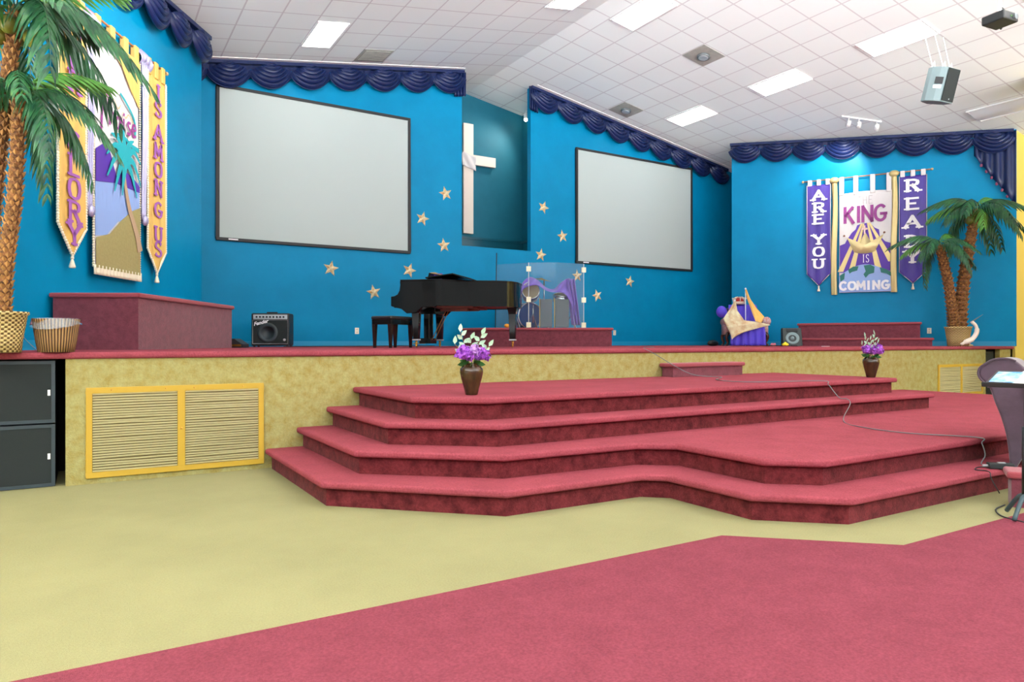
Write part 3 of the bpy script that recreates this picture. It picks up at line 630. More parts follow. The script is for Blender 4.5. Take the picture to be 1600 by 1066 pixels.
obj('cloth', MB().grid(lambda a,b_: (1.02*a, -.058-.006*sin(a*16)-.02*b_, 4.72+(1.98-4.72)*b_), 30, 30), M['whitecloth'], t, smooth=True, solid=.004)
for x in (.1,.4,.7,.95): obj('hanging_tab', MB().box(x-.05,x+.05,-.085,-.02,4.68,4.90), mat('orange_tab', srgb(236,176,96), .6), t, bevel=.01)
mb = MB(); patch(mb, [(0,4.72),(0,4.55),(.3,4.62),(.6,4.50),(.8,4.28),(1.0,4.12),(1.02,4.72)], -.082, .005); obj('yellow_swag', mb, M['yellowcloth'], t)
mb = MB(); patch(mb, [(.02,2.36),(.02,2.98),(1.0,3.18),(1.0,2.7),(.5,2.6),(.25,2.40)], -.084); obj('sea', mb, M['sky'], t)
mb = MB(); patch(mb, [(.02,2.98),(.02,3.35),(.25,3.5),(.4,3.22),(.5,3.06)], -.09); patch(mb, [(.45,3.05),(.6,3.25),(.85,3.2),(1.0,3.12),(1.0,3.05)], -.088); obj('purple_hills', mb, M['violet'], t)
mb = MB(); patch(mb, [(.02,2.0),(.02,2.34),(.3,2.42),(.55,2.62),(.8,2.78),(1.0,2.86),(1.0,2.0)], -.094); obj('sand', mb, M['sand'], t)
mb = MB(); ribbon(mb, [(.98,2.3),(.9,2.5),(.72,2.8),(.62,3.1),(.6,3.34)], [.12,.03], -.104); obj('palm_trunk', mb, mat('tan_applique', srgb(176,150,120), .7), t)
mb = MB()
for a in (95,60,25,-15,-45,200,165,130,235,260):
    ca, sa = cos(radians(a)), sin(radians(a)); L_ = .42
    P_ = [(.6,3.36),(.6+ca*L_*.5,3.36+sa*L_*.5+.08*abs(ca)),(.6+ca*L_,3.36+sa*L_-.14*abs(ca))]
    ribbon(mb, P_, [.13,.015], -.108-.0009*a/20)
mb.v = [(min(x,.99),y,z) for x,y,z in mb.v]; obj('palm_fronds', mb, M['teal'], t)
mb = MB(); ribbon(mb, [(.55,4.16),(.7,4.08),(.88,3.93),(.9,3.72)], .03, -.084); ribbon(mb, [(.35,3.62),(.6,3.66),(.8,3.60),(.98,3.58)], [.02,.06], -.084); obj('teal_lines', mb, M['teal'], t)
x = .12
for ch, w_ in (('p',.2),('r',.13),('a',.18),('i',.1),('s',.14),('e',.14)):
    mb = MB(); letter(mb, ch, x, 3.72, w_, .24, .028, -.084, .005, False); obj('letter', mb, M['magenta'], t); x += w_*.92
mb = MB(); ribbon(mb, [(.35,3.98),(.42,4.04),(.5,3.96),(.56,4.02)], .012, -.084); ribbon(mb, [(.6,3.95),(.68,3.9),(.74,3.96),(.86,3.88)], .012, -.084); obj('gold_script', mb, M['gold'], t)
mb = MB()
for k in range(92): mb.ball((-.005,-.08,4.7-k*.0295),.017,6); mb.ball((1.025,-.08,4.7-k*.0295),.013,6)
obj('pearl_edging', mb, M['creamcloth'], t, smooth=True)
obj('bottom_fringe', MB().grid(lambda a,b_: (1.04*a-.01, -.088-.006*sin(a*90), 2.03-.11*b_), 120, 3), M['creamcloth'], t, smooth=True, solid=.012)
# ================================================================== wall plates
def plate(u, v, z, A, label):
    t = thing('wall_outlet', label, 'outlet', (u,v,z), A, 'ivory electrical wall plates')
    obj('cover_plate', MB().box(-.04,.04,-.008,0,-.06,.06), M['outlet'], t, bevel=.002)
    s_ = MB()
    for k in (-.028,.028): s_.box(-.016,.016,-.011,-.007,k-.016,k+.016)
    obj('socket', s_, mat('ivory_dark', srgb(206,196,170), .4), t)
plate(4.45,BW,1.37,0,'ivory wall outlet on the back wall left of the piano bench')
plate(10.87,BW,1.38,0,'ivory wall outlet on the back wall right of the drum riser')
plate(WR[0]+cos(A_R)*4.17,WR[1]+sin(A_R)*4.17,1.40,A_R,'ivory wall outlet beside the right carpeted choir steps')
# ================================================================== return air grilles
def air_grille(u0, u1, z0, z1, label, seed):
    rnd = random.Random(seed); t = thing('air_grille', label, 'vent grille', (u0,0,z0), 0, 'gold return air grilles in the stage front')
    W, H = u1-u0, z1-z0; f = MB(); b_ = .045; c = W/2+.01
    f.box(0,W,-.02,0,0,b_); f.box(0,W,-.02,0,H-b_,H); f.box(0,b_,-.02,0,b_,H-b_); f.box(W-b_,W,-.02,0,b_,H-b_); f.box(c-.03,c+.03,-.02,0,b_,H-b_)
    obj('frame', f, M['grille'], t, bevel=.003)
    obj('duct_opening', MB().box(b_,W-b_,-.004,-.001,b_,H-b_), mat('duct_dark', srgb(96,84,40), .8), t)
    for x0, x1 in ((b_,c-.03),(c+.03,W-b_)):
        sl = MB(); n = 30; dz = (H-2*b_)/n
        for k in range(n):
            z = b_+dz*(k+.5); bend = rnd.uniform(-.004,.004); cen = rnd.uniform(.3,.8)
            def fn(a, q, z=z, bend=bend, cen=cen): return (x0+.002+(x1-x0-.004)*a, -.006-.010*q, z-.007+.013*q+bend*sin(pi*min(1,a/cen/2+.0)))
            sl.grid(fn, 12, 1)
        obj('louvers', sl, M['slat'], t, solid=.0018)
    sc = MB()
    for x in (W*.13,W*.42,W*.58,W*.87): sc.ball((x,-.022,H-b_/2),.006,6)
    sc.ball((c,-.024,H*.5),.01,8); obj('screws', sc, M['brass'], t)
air_grille(-.012,1.366,.046,.78,'gold louvered return grille in the stage front beside the black subwoofers',3)
air_grille(12.85,14.42,.18,.75,'gold louvered return grille in the stage front at far right',5)
# ================================================================== subwoofers in the recess
def sub(z, label):
    t = thing('subwoofer', label, 'speaker', (-.76,.05,z), 0, 'black subwoofers stacked under the stage')
    obj('cabinet', MB().box(-.54,.54,0,.6,.002,.498), M['plastic'], t, bevel=.006)
    f = MB(); f.box(-.54,.54,-.015,0,.004,.03); f.box(-.54,.54,-.015,0,.47,.496); f.box(-.54,-.515,-.015,0,.03,.47); f.box(.515,.54,-.015,0,.03,.47)
    obj('front_frame', f, mat('blue_grey_frame', srgb(44,56,62), .5), t)
    obj('grille', MB().box(-.515,.515,-.010,0,.03,.47), M['cloth_blk'], t)
    obj('badge', MB().box(.49,.508,-.014,-.010,.22,.265), M['whiteletter'], t)
sub(.0,'black subwoofer on the floor in the stage recess, lower of two')
sub(.505,'black subwoofer in the stage recess right under the stage lip, upper of two')
t = thing('speaker_cabinet','dark speaker cabinet in the recess at the right end of the stage front','speaker',(14.83,.1,0))
obj('cabinet', MB().box(-.26,.26,0,.5,0,.98), M['plastic'], t, bevel=.01); obj('grille', MB().box(-.23,.23,-.012,0,.04,.94), M['cloth_blk'], t)
# ================================================================== carpeted boxes
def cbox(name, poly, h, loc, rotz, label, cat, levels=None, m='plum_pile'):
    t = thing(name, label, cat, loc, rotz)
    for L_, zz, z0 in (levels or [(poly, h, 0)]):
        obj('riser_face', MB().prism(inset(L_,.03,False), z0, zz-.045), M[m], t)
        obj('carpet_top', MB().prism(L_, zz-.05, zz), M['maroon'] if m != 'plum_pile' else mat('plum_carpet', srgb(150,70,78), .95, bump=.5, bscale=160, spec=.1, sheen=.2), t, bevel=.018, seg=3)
    return t
def rect(x0,x1,y0,y1): return [(x0,y1),(x0,y0),(x1,y0),(x1,y1)]
cs, sn = cos(YAW), sin(YAW)
def cam2w(X_, D_): return (cs*X_+sn*D_, -sn*X_+cs*D_-CAM_D)     # plan position from sideways offset and depth
# left choir box: near corner at offset -3.86, depth 7.2; its sides run along and across the left wing wall
p = cam2w(-3.84,7.17); lx = (cos(A_L), sin(A_L))
t = cbox('carpeted_riser', rect(0,2.62,0,.93), .59, (p[0],p[1],STAGE), A_L, 'tall maroon carpeted box on the stage against the left wing wall', 'riser')
# right choir steps parallel to the right wing
nx, ny = sin(A_R), -cos(A_R)   # out of the wall
def onwing(P, A, s, off): return (P[0]+cos(A)*s+sin(A)*off, P[1]+sin(A)*s-cos(A)*off)
p = onwing(WR, A_R, 1.58, 0.03)
cbox('choir_steps', None, 0, (p[0],p[1],STAGE), A_R, 'two tier maroon carpeted steps below the purple banners', 'steps',
     levels=[([(0.02,0),(.02,-.95),(2.42,-.95),(2.42,0)], .50, 0), ([(0,-.96),(0,-1.28),(2.62,-1.28),(2.62,-.96)], .17, 0)])
# drum riser
pa, pb, pc = cam2w(-.56,13.2), cam2w(1.93,13.2), cam2w(-.98,13.55)
pd, pe = cam2w(-.98,14.4), cam2w(1.93,14.9)
t = cbox('drum_riser', [(pd[0]-pa[0],pd[1]-pa[1]),(pc[0]-pa[0],pc[1]-pa[1]),(0,0),(pb[0]-pa[0],pb[1]-pa[1]),(pe[0]-pa[0],pe[1]-pa[1])], .355, (pa[0],pa[1],STAGE), 0, 'low maroon carpeted drum riser behind the piano tail', 'riser')
DR = STAGE+.355
cbox('step_box', rect(0,1.33,-.25,-.0), .172, (6.2,-.01,4*RISE), 0, 'small maroon carpeted step standing against the stage front on the top platform', 'step')
cbox('step_stool', rect(0,.5,0,.26), .25, (5.45,-4.25,0), -YAW-radians(30), 'small maroon carpeted step on the floor behind the music stand', 'step')
# ================================================================== grand piano
px_, py_ = cam2w(-1.74,9.98)
PA = -YAW-radians(12)
t = thing('grand_piano','glossy black grand piano on the stage with closed lid','piano',(px_,py_,STAGE),PA)
side = [(0,.60),(0,.735),(.05,.74),(.10,.765),(.13,.82),(.14,.90),(.135,.955),(.68,.955),(.68,.585),(.46,.575),(.38,.50),(.24,.49),(.16,.555),(.04,.585)]
for y0 in (0,1.40): obj('cheek', MB().wallprism(side, y0, y0+.05), M['gloss'], t, bevel=.006)
# bent side rim
rim = smoothpath([(.66,.0,0),(.76,.03,0),(.92,.16,0),(1.1,.30,0),(1.32,.38,0),(1.50,.44,0),(1.64,.56,0),(1.71,.8,0),(1.69,1.15,0),(1.60,1.36,0),(1.44,1.45,0),(.66,1.45,0)], 6)
mb = MB(); n = len(rim)
for i in range(n-1):
    a, b_ = rim[i], rim[i+1]; d = (b_-a).normalized(); nn = Vector((-d.y,d.x,0))*.035
    if i == 0: pv = (a, a+nn)
    d2 = (rim[min(i+2,n-1)]-a).normalized(); n2 = Vector((-d2.y,d2.x,0))*.035; nx_ = (b_, b_+n2)
    mb.add([(q.x,q.y,z) for z in (.60,.955) for q in (pv[0],nx_[0],nx_[1],pv[1])], [(0,3,2,1),(4,5,6,7),(0,1,5,4),(1,2,6,5),(2,3,7,6),(3,0,4,7)]); pv = nx_
obj('rim', mb, M['gloss'], t, smooth=False)
lid = [(.15,0.0)]+[(q.x,q.y) for q in rim][0:]+[(.15,1.45)]
lid = [((x-.9)*1.008+.9,(y-.7)*1.01+.7) for x,y in lid]
obj('lid', MB().prism(lid, .955, .975), M['gloss'], t, bevel=.004)
obj('soundboard', MB().prism([(q.x*.985+.01,q.y*.98+.015) for q in rim], .612, .635), M['woodbrown'], t)
fl = MB(); fl.prism([(.50,.05),(.92,.05),(.92,1.40),(.50,1.40)], -.009, .009, T(.50,0,1.0)@Matrix.Rotation(radians(-7),4,'Y')@T(-.50,0,0)); fl.prism([(.0,.05),(.24,.05),(.24,1.40),(0,1.40)], -.009,.009, T(.92,0,1.045)@Matrix.Rotation(radians(16),4,'Y'))
obj('folded_lid_flap', fl, M['gloss'], t, bevel=.003)
obj('keybed', MB().box(.03,.62,.05,1.40,.575,.64), M['gloss'], t, bevel=.005)
obj('fallboard', MB().box(.17,.22,.05,1.40,.64,.93), M['gloss'], t)
wk = MB(); bk = MB()
for k in range(52): wk.box(.05,.17,.06+k*.0256,.06+k*.0256+.0246,.64,.665)
for k in range(51):
    if k % 7 not in (1,4): bk.box(.1,.17,.0786+k*.0256,.0786+k*.0256+.012,.665,.678)
obj('white_keys', wk, M['whiteletter'], t); obj('black_keys', bk, M['black'], t)
for lx_, ly_ in ((.33,.16),(.33,1.26),(1.62,.80)):
    lg = MB(); z1 = .60
    lg.add([(a*w0,b_*w0,z) for z,w0 in ((.10,.040),(.5,.055),(z1,.075)) for a,b_ in ((-1,-1),(1,-1),(1,1),(-1,1))], [(0,1,2,3)[::-1],(8,9,10,11)]+[(i+k*4,(i+1)%4+k*4,(i+1)%4+k*4+4,i+k*4+4) for k in (0,1) for i in range(4)])
    o = obj('leg', lg, M['gloss'], t, loc=(lx_,ly_,0), bevel=.005)
    obj('brass_ferrule', MB().box(-.047,.047,-.047,.047,.105,.125), M['silver'], o)
    obj('caster', MB().ball((0,0,.03),.03,10,(.5,1,1)).tube([(0,0,.03),(0,0,.105)],.018,8), M['brass'], o, smooth=True)
ly = MB(); ly.box(.28,.36,.62,.66,.1,.58); ly.box(.28,.36,.80,.84,.1,.58); ly.box(.22,.40,.58,.88,.06,.14); ly.box(.2,.5,.5,.95,.5,.58)
lyo = obj('pedal_lyre', ly, M['gloss'], t, bevel=.006)
br = MB(); br.tube([(.62,.68,.57),(.40,.66,.12)],.006,6); br.tube([(.62,.80,.57),(.40,.80,.12)],.006,6); obj('lyre_brace', br, M['brass'], lyo)
pdl = MB(); [pdl.box(.1,.24,.64+k*.07,.68+k*.07,.055,.068) for k in range(3)]; obj('pedals', pdl, M['brass'], lyo)
fr_ = MB(); fr_.box(.6,1.0,.5,.58,.54,.61); fr_.box(.5,1.1,.75,.83,.55,.61); fr_.prism([(.6,.2),(1.1,.45),(1.1,1.3),(.6,1.3)],.585,.605); obj('under_beams', fr_, M['woodbrown'], t)
dk = MB(); dk.prism([(.0,.35),(.03,.35),(.03,1.1),(0,1.1)],0,.12,T(.42,0,.99)@Matrix.Rotation(radians(18),4,'Y')); obj('music_desk', dk, M['gloss'], t)
pw = T(px_,py_,STAGE)@RZ(PA)
b0 = pw@Vector((.44,.5,.976))
t = thing('music_book','purple song book with tan cover standing on the piano lid','book',b0,PA)
obj('cover', MB().box(0,.17,0,.02,0,.13), M['violet'], t); obj('open_pages', MB().add([(0,-.05,.13),(.24,-.05,.09),(.30,.12,.05),(.02,.12,.15),(0,-.05,.14),(.24,-.05,.1),(.30,.12,.06),(.02,.12,.16)],[(0,3,2,1),(4,5,6,7),(0,1,5,4),(1,2,6,5),(2,3,7,6),(3,0,4,7)]), mat('tan_cover',srgb(150,120,80),.6), t)
b0 = pw@Vector((1.33,.75,.976))
t = thing('cable_coil','flat black cable coil lying on the piano lid near the tail','cable',b0,0)
obj('loop', MB().tube([(.12*cos(a/8*pi),.08*sin(a/8*pi),.012) for a in range(17)],.01,6,False), M['black'], t, smooth=True)
# bench
bx, by = cam2w(-1.69,9.70)
t = thing('piano_bench','black wooden piano bench with padded seat at the keyboard end','bench',(bx,by,STAGE),-YAW-radians(28))
obj('apron', MB().box(-.34,0,0,.53,.33,.40), M['gloss'], t, bevel=.004)
obj('padded_seat', MB().box(-.35,.01,-.01,.54,.40,.45), mat('bench_vinyl',(0.02,0.02,0.022,1),.3), t, bevel=.02, seg=3)
for lx_, ly_ in ((-.31,.03),(-.03,.03),(-.03,.50),(-.31,.50)):
    lg = MB(); lg.add([(a*w0,b_*w0,z) for z,w0 in ((0,.016),(.34,.030)) for a,b_ in ((-1,-1),(1,-1),(1,1),(-1,1))], [(3,2,1,0),(4,5,6,7)]+[(i,(i+1)%4,(i+1)%4+4,i+4) for i in range(4)])
    obj('leg', lg, mat('dark_bench_wood',(0.015,0.008,0.006,1),.25), t, loc=(lx_,ly_,0), bevel=.003)
# ================================================================== bass amplifier
ax, ay = cam2w(-4.08,11.75)
t = thing('bass_amplifier','black combo amplifier with round speaker standing before the blue wall','amplifier',(ax,ay,STAGE),-YAW+radians(6))
obj('cabinet', MB().box(-.31,.31,-.02,.34,.02,.57), M['plastic'], t, bevel=.02)
obj('side_panel', MB().box(-.313,-.309,.0,.33,.03,.56), M['black'], t)
obj('grille_cloth', MB().box(-.28,.28,-.035,-.018,.06,.45), M['cloth_blk'], t, bevel=.006)
obj('grille_piping', MB().tube([(-.285,-.036,.055),(.285,-.036,.055),(.285,-.036,.455),(-.285,-.036,.455),(-.285,-.036,.055)],.004,6), M['silver'], t)
obj('control_panel', MB().box(-.28,.28,-.032,-.018,.47,.545), M['silver'], t, bevel=.004)
kn = MB(); [kn.lathe([(.016,0),(.016,.02),(.012,.024)],10,T(-.22+k*.055,-.03,.505)@Matrix.Rotation(pi/2,4,'X')) for k in range(9)]; obj('knobs', kn, M['black'], t)
obj('speaker_cone', MB().lathe([(.001,-.03),(.045,-.028),(.05,-.015),(.13,.0),(.165,.004),(.17,-.004)],32,T(-.04,-.04,.24)@Matrix.Rotation(pi/2,4,'X')), mat('cone_grey', srgb(46,56,60), .5), t, smooth=True)
obj('handle', MB().box(-.09,.09,.1,.13,.575,.595), M['black'], t, bevel=.006)
for x in (-.27,.27):
    for y in (.02,.30): obj('foot', MB().lathe([(.02,0),(.02,.022)],10), M['black'], t, loc=(x,y,0))
obj('round_badge', MB().lathe([(.022,0),(.022,.006),(.012,.007)],16,T(.235,-.037,.12)@Matrix.Rotation(pi/2,4,'X')), M['silver'], t)
tx = bpy.data.curves.new('logo','FONT'); tx.body = 'Fender'; tx.size = .085; tx.extrude = .003; tx.offset = .0025; tx.shear = .4
to = bpy.data.objects.new('logo_tmp', tx); COL.objects.link(to); bpy.context.view_layer.update()
me = bpy.data.meshes.new_from_object(to.evaluated_get(bpy.context.evaluated_depsgraph_get())); bpy.data.objects.remove(to); me.materials.append(M['whiteletter'])
obj('logo', me, M['whiteletter'], t, loc=(-.265,-.04,.355), rot=(pi/2,radians(-14),0))
# black foot pedal case between box and amp
qx, qy = cam2w(-3.93,10.0)
t = thing('foot_pedal','small black wedge pedal on the stage floor behind the tall carpeted box','pedal',(qx,qy,STAGE),-YAW)
obj('wedge', MB().wallprism([(-.2,0),(.1,0),(.1,.05),(-.02,.13),(-.2,.12)],-.12,.12), M['black'], t, bevel=.006); obj('brass_plate', MB().box(-.05,.08,-.125,-.12,.02,.05), M['brass'], t)
# ================================================================== drum kit behind the shield
def dpt(px, D_, z=0): X_ = (px-800)/FPX*D_; a = cam2w(X_, D_); return Vector((a[0], a[1], z))
def zpix(py, D_): return CAM_H+(YH-py)/FPX*D_
t = thing('drum_shield','clear acrylic drum shield with pale hinges standing on the drum riser','drum shield',(0,0,0))
P0, P1, P2, P3 = dpt(776,13.75), dpt(826,13.40), dpt(869,13.35), dpt(912,13.6)
mbh = MB(); H_ = 1.26
for a, b_ in ((P0,P1),(P1,P2),(P2,P3)):
    d = (b_-a).normalized(); n_ = Vector((-d.y,d.x,0))*.004; a2, b2 = a+d*.004, b_-d*.004
    obj('acrylic_panel', MB().add([tuple(q+Vector((0,0,z))) for z in (DR,DR+H_) for q in (a2-n_,b2-n_,b2+n_,a2+n_)],[(0,3,2,1),(4,5,6,7),(0,1,5,4),(1,2,6,5),(2,3,7,6),(3,0,4,7)]), M['acrylic'], t)
for q in (P1,P3):
    for z in (.06,.55,1.14): 
        o = obj('hinge', MB().box(-.045,.045,-.012,.012,-.05,.05,RZ(-YAW)), mat('ivory_hinge', srgb(226,222,190), .5), t, loc=(q.x,q.y,DR+z), bevel=.003)
    obj('edge_rod', MB().tube([(q.x,q.y,DR),(q.x,q.y,DR+H_)],.007,6), M['mint'] if 0 else M['silver'], t)
obj('mic_boom', MB().tube([tuple(dpt(774,14.2,DR+.0)),tuple(dpt(776,14.2,DR+1.55))],.01,6), M['black'], t)
# tom and bass drum
def drum(name, c, r, dep, axis, mshell, label, head=None):
    t = thing(name, label, 'drum', c, 0, 'drums of the drum kit')
    q = Vector(axis).to_track_quat('Z','Y').to_matrix().to_4x4()
    obj('shell', MB().lathe([(r,-dep/2),(r,dep/2)],32,q), mshell, t, smooth=True)
    obj('drum_head', MB().lathe([(.001,dep/2+.003),(r*.98,dep/2+.003)],32,q).lathe([(.001,-dep/2-.003),(r*.98,-dep/2-.003)],32,q), head or M['tan'], t)
    for s_ in (-1,1): obj('hoop', MB().tube([tuple(q@Vector((1.03*r*cos(a*pi/16),1.03*r*sin(a*pi/16),s_*(dep/2)))) for a in range(33)],.012,6,False), M['chrome'], t, smooth=True)
    lg = MB()
    for k in range(8): a = k*pi/4; lg.tube([tuple(q@Vector((1.06*r*cos(a),1.06*r*sin(a),-dep/2))),tuple(q@Vector((1.06*r*cos(a),1.06*r*sin(a),dep/2)))],.006,6)
    obj('tension_rods', lg, M['chrome'], t)
    return t
fx = Vector((-sn*1.0,-cs,0)); 
D0 = 14.1
c = dpt(829,D0,zpix(457,D0)); drum('tom_drum',c,.17,.26,(fx.x,fx.y,.25),M['bluedrum'],'tom drum with tan head and chrome hoop facing out through the shield')
c = dpt(878,D0,zpix(466,D0)); drum('snare_drum',c,.17,.14,(fx.x*.3,fx.y*.3,1),M['chrome'],'chrome snare drum tilted under the purple cloth')
c = dpt(824,14.46,DR+.27); drum('bass_drum',c,.26,.3,(fx.x+.4,fx.y,0),M['bluedrum'],'blue bass drum low on the riser beneath the tom',mat('blue_head',srgb(20,90,180),.3))
def stand(px, D_, z, label, spread=.16):
    p = dpt(px,D_,DR); t = thing('drum_stand', label, 'stand', p, 0, 'chrome drum stands')
    obj('column', MB().tube([(0,0,.12),(0,0,z)],.013,8), M['chrome'], t, smooth=True)
    for k in range(3): a = k*2.1+.5; obj('leg', MB().tube([(0,0,.3),(spread*cos(a),spread*sin(a),.01)],.009,6), M['chrome'], t)
stand(833,D0-.02,.5,'chrome tripod stand holding up the tan headed tom')
stand(878,D0+.05,.5,'chrome tripod stand under the tilted snare drum')
stand(806,D0,.75,'chrome cymbal stand nearest the piano tail')
stand(850,D0+.2,1.0,'taller chrome cymbal stand in the middle of the kit')
stand(893,D0+.2,.95,'chrome stand at the right side of the kit under the hanging cloth')
for px, D_, z, lab in ((846,14.3,1.02,'bronze cymbal half covered by the purple cloth'),(806,14.1,.76,'bronze cymbal low beside the piano tail')):
    p = dpt(px,D_,DR+z); t = obj('cymbal', MB().lathe([(.005,.03),(.03,.025),(.05,.01),(.2,-.01),(.2,-.013),(.05,.006),(.005,.02)],32), M['brass'], None, True, p, (.15,.1,0)); tag(t,lab,'cymbal','bronze cymbals of the drum kit')
# grey foam panels
for x0, x1, lab in ((844,863,'grey padded panel standing behind the shield, left of two'),(867,889,'grey padded panel standing behind the shield, right of two')):
    a, b_ = dpt(x0,13.75), dpt(x1,13.75); t = thing('sound_panel',lab,'panel',(a.x,a.y,DR),-YAW,'grey sound absorber panels behind the shield')
    W = (b_-a).length; obj('pad', MB().box(0,W,0,.06,.02,.58), M['greyfoam'], t, bevel=.015); obj('wood_edge', MB().box(-.015,0,0,.06,0,.6), M['grille'], t)
# purple cloth over the kit
prof = smoothpath([(812,452,0),(818,440,0),(828,433,0),(840,438,0),(853,449,0),(865,452,0),(876,442,0),(888,435,0),(896,440,0)],5)
low = smoothpath([(812,462,0),(818,452,0),(828,447,0),(840,446,0),(853,454,0),(865,457,0),(876,457,0),(888,466,0),(903,506,0)],5)
def cl(a, b_):
    i = min(len(prof)-1, int(round(a*(len(prof)-1)))); pt = prof[i]; pl = low[i]
    x = pt.x+(pl.x-pt.x)*b_; y = pt.y+(pl.y-pt.y)*b_; D_ = 14.15-.28*b_+.05*sin(a*30+b_*4)
    return tuple(dpt(x, D_, max(DR+.02, zpix(y, D_))))
o = obj('draped_cloth', MB().grid(cl, 40, 10).grid(lambda a,b_: tuple(dpt(884+14*a+9*b_, 13.95+.06*sin(a*18), max(DR+.01, zpix(436+72*b_, 13.95)))), 16, 14), mat('violet_sheer', srgb(124,84,196), .6, sheen=.3), None, True, solid=.006)
tag(o,'violet cloth draped over the drum kit behind the shield','cloth')
for px, col, lab, D_ in ((792,'orange','orange flower lying on the drum riser edge','13.5'),):
    p = dpt(px,13.5,DR); o = obj('fabric_flower', MB().ball((0,0,.045),.045,10,(1.2,1.2,.9)), M[col], None, True, p); tag(o,lab,'flower')
# ================================================================== draped throne chair
tx_, ty_ = cam2w((1163-800)/FPX*15.3,15.3); RA = -YAW-radians(8)
chair_root = t = thing('armchair','carved armchair hidden under purple drapery near the right wing wall','chair',(tx_,ty_,STAGE),RA)
obj('seat', MB().box(-.42,.42,-.32,.35,.28,.46), M['velvet'], t, bevel=.05, seg=3)
obj('backrest', MB().box(-.40,.40,.27,.40,.4,.90), M['velvet'], t, bevel=.06, seg=3)
for s_ in (-1,1):
    arm = MB(); arm.tube([(s_*.46,.32,.56),(s_*.47,-.1,.57),(s_*.48,-.34,.56)],[.09,.09,.1],14); arm.box(s_*.46-.06,s_*.46+.06,-.3,.3,.26,.52)
    obj('arm', arm, mat('brocade',srgb(190,176,180),.7,var=.4,vscale=30,col2=srgb(190,110,90)), t, smooth=True)
    for y in (-.30,.32):
        obj('leg', MB().tube(smoothpath([(s_*.45,y,.30),(s_*.50,y*1.08,.2),(s_*.46,y,.08),(s_*.50,y*1.05,.015)],4),[.045]*4+[.035]*4+[.025]*4+[.035],8), mat('carved_dark_wood',srgb(70,34,26),.3), t, smooth=True)
def drape(name, prof_, W0, W1, mt, label, cat, nx_=28, fold=.03, fr=5):
    ln = len(prof_)
    def fn(a, b_):
        f_ = b_*(ln-1); i = min(ln-2,int(f_)); k = f_-i; y = prof_[i][0]+(prof_[i+1][0]-prof_[i][0])*k; z = prof_[i][1]+(prof_[i+1][1]-prof_[i][1])*k
        ww = W0+(W1-W0)*b_; return ((a-.5)*ww, y-fold*sin(a*2*pi*fr+b_*3)*(.3+b_)-.02, z)
    o = obj(name, MB().grid(fn, nx_, 40), mt, None, True, (tx_,ty_,STAGE), (0,0,RA), solid=.008); return tag(o,label,cat)
M['royal'] = mat('royal_purple_cloth', srgb(84,64,200), .6)
drape('purple_drape', [(.44,.60),(.42,.94),(.34,.97),(.24,.92),(.19,.55),(.05,.50),(-.34,.49),(-.44,.30),(-.46,.01)], .62, .86, M['royal'], 'royal purple cloth draped down the back and seat of the armchair', 'cloth')
def poly_drape(name, rows, mt, label, th=.012):
    # rows: list of (left, right) points in chair space
    nn = len(rows)
    def fn(a, b_):
        f_ = b_*(nn-1); i = min(nn-2,int(f_)); k = f_-i; k = k*k*(3-2*k)
        L_ = Vector(rows[i][0]).lerp(Vector(rows[i+1][0]),k); R_ = Vector(rows[i][1]).lerp(Vector(rows[i+1][1]),k); q = L_.lerp(R_,a)
        return (q.x, q.y-.03*sin(pi*a)-.012*sin(a*16+b_*8), q.z)
    o = obj(name, MB().grid(fn, 16, 30), mt, None, True, (tx_,ty_,STAGE), (0,0,RA), solid=th); return tag(o,label,'cloth')
mcrm = mat('cream_print_cloth', srgb(214,206,168), .7, var=.3, vscale=5, col2=srgb(190,150,112))
poly_drape('cream_drape', [((-.31,-.30,1.0),(-.27,-.30,1.02)),((-.44,-.36,.82),(-.24,-.38,.80)),((-.60,-.46,.62),(-.1,-.50,.58)),((-.52,-.60,.42),(.30,-.56,.52)),((-.46,-.62,.30),(.52,-.52,.47)),((-.42,-.62,.14),(-.28,-.62,.30))], mcrm, 'cream printed cloth swept across the armchair from its left corner')
poly_drape('gold_drape', [((.03,.05,1.30),(.06,.05,1.31)),((.06,0,1.12),(.14,0,1.10)),((.14,-.1,.86),(.30,-.1,.84)),((.18,-.22,.68),(.44,-.22,.66)),((.2,-.34,.56),(.34,-.38,.52))], mat('amber_cloth', srgb(236,186,96), .5), 'amber cloth rising to a point over the armchair back')
for nm, x, y, z0, z1, lab in (('draped_staff',.045,.08,.0,1.33,'tall pale staff under the amber cloth'),('draped_staff',-.29,-.27,.49,1.04,'short pale staff at the cream cloth corner')):
    o = obj(nm, MB().tube([(x,y,z0),(x,y,z1)],.012,8).ball((x,y,z1),.024,8), M['whiteletter'], None, True, (tx_,ty_,STAGE), (0,0,RA)); tag(o,lab,'staff','pale staffs holding the cloths up')
o = obj('round_pillow', MB().ball((-.53,.2,.80),.14,16,(1,.7,1)), M['royal'], None, True, (tx_,ty_,STAGE), (0,0,RA)); tag(o,'round purple pillow behind the left corner of the draped armchair','pillow')
t = thing('crown','small gold and red crown resting on top of the draped armchair','crown',tuple((T(tx_,ty_,STAGE)@RZ(RA)@Vector((-.06,.27,.93)))),RA)
obj('velvet_cap', MB().ball((0,0,.07),.1,14,(1,1,.8)), M['red'], t, smooth=True)
cb = MB(); cb.lathe([(.10,0),(.125,.0),(.13,.06),(.105,.06)],24)
for k in range(8): a = k*pi/4; cb.tube([(.125*cos(a),.125*sin(a),.05),(.14*cos(a),.14*sin(a),.12),(.07*cos(a),.07*sin(a),.16),(0,0,.15)],.012,6); cb.ball((.14*cos(a),.14*sin(a),.13),.02,6)
obj('crown_band', cb, mat('pale_gold',srgb(226,206,180),.4,metal=.3), t, smooth=True)
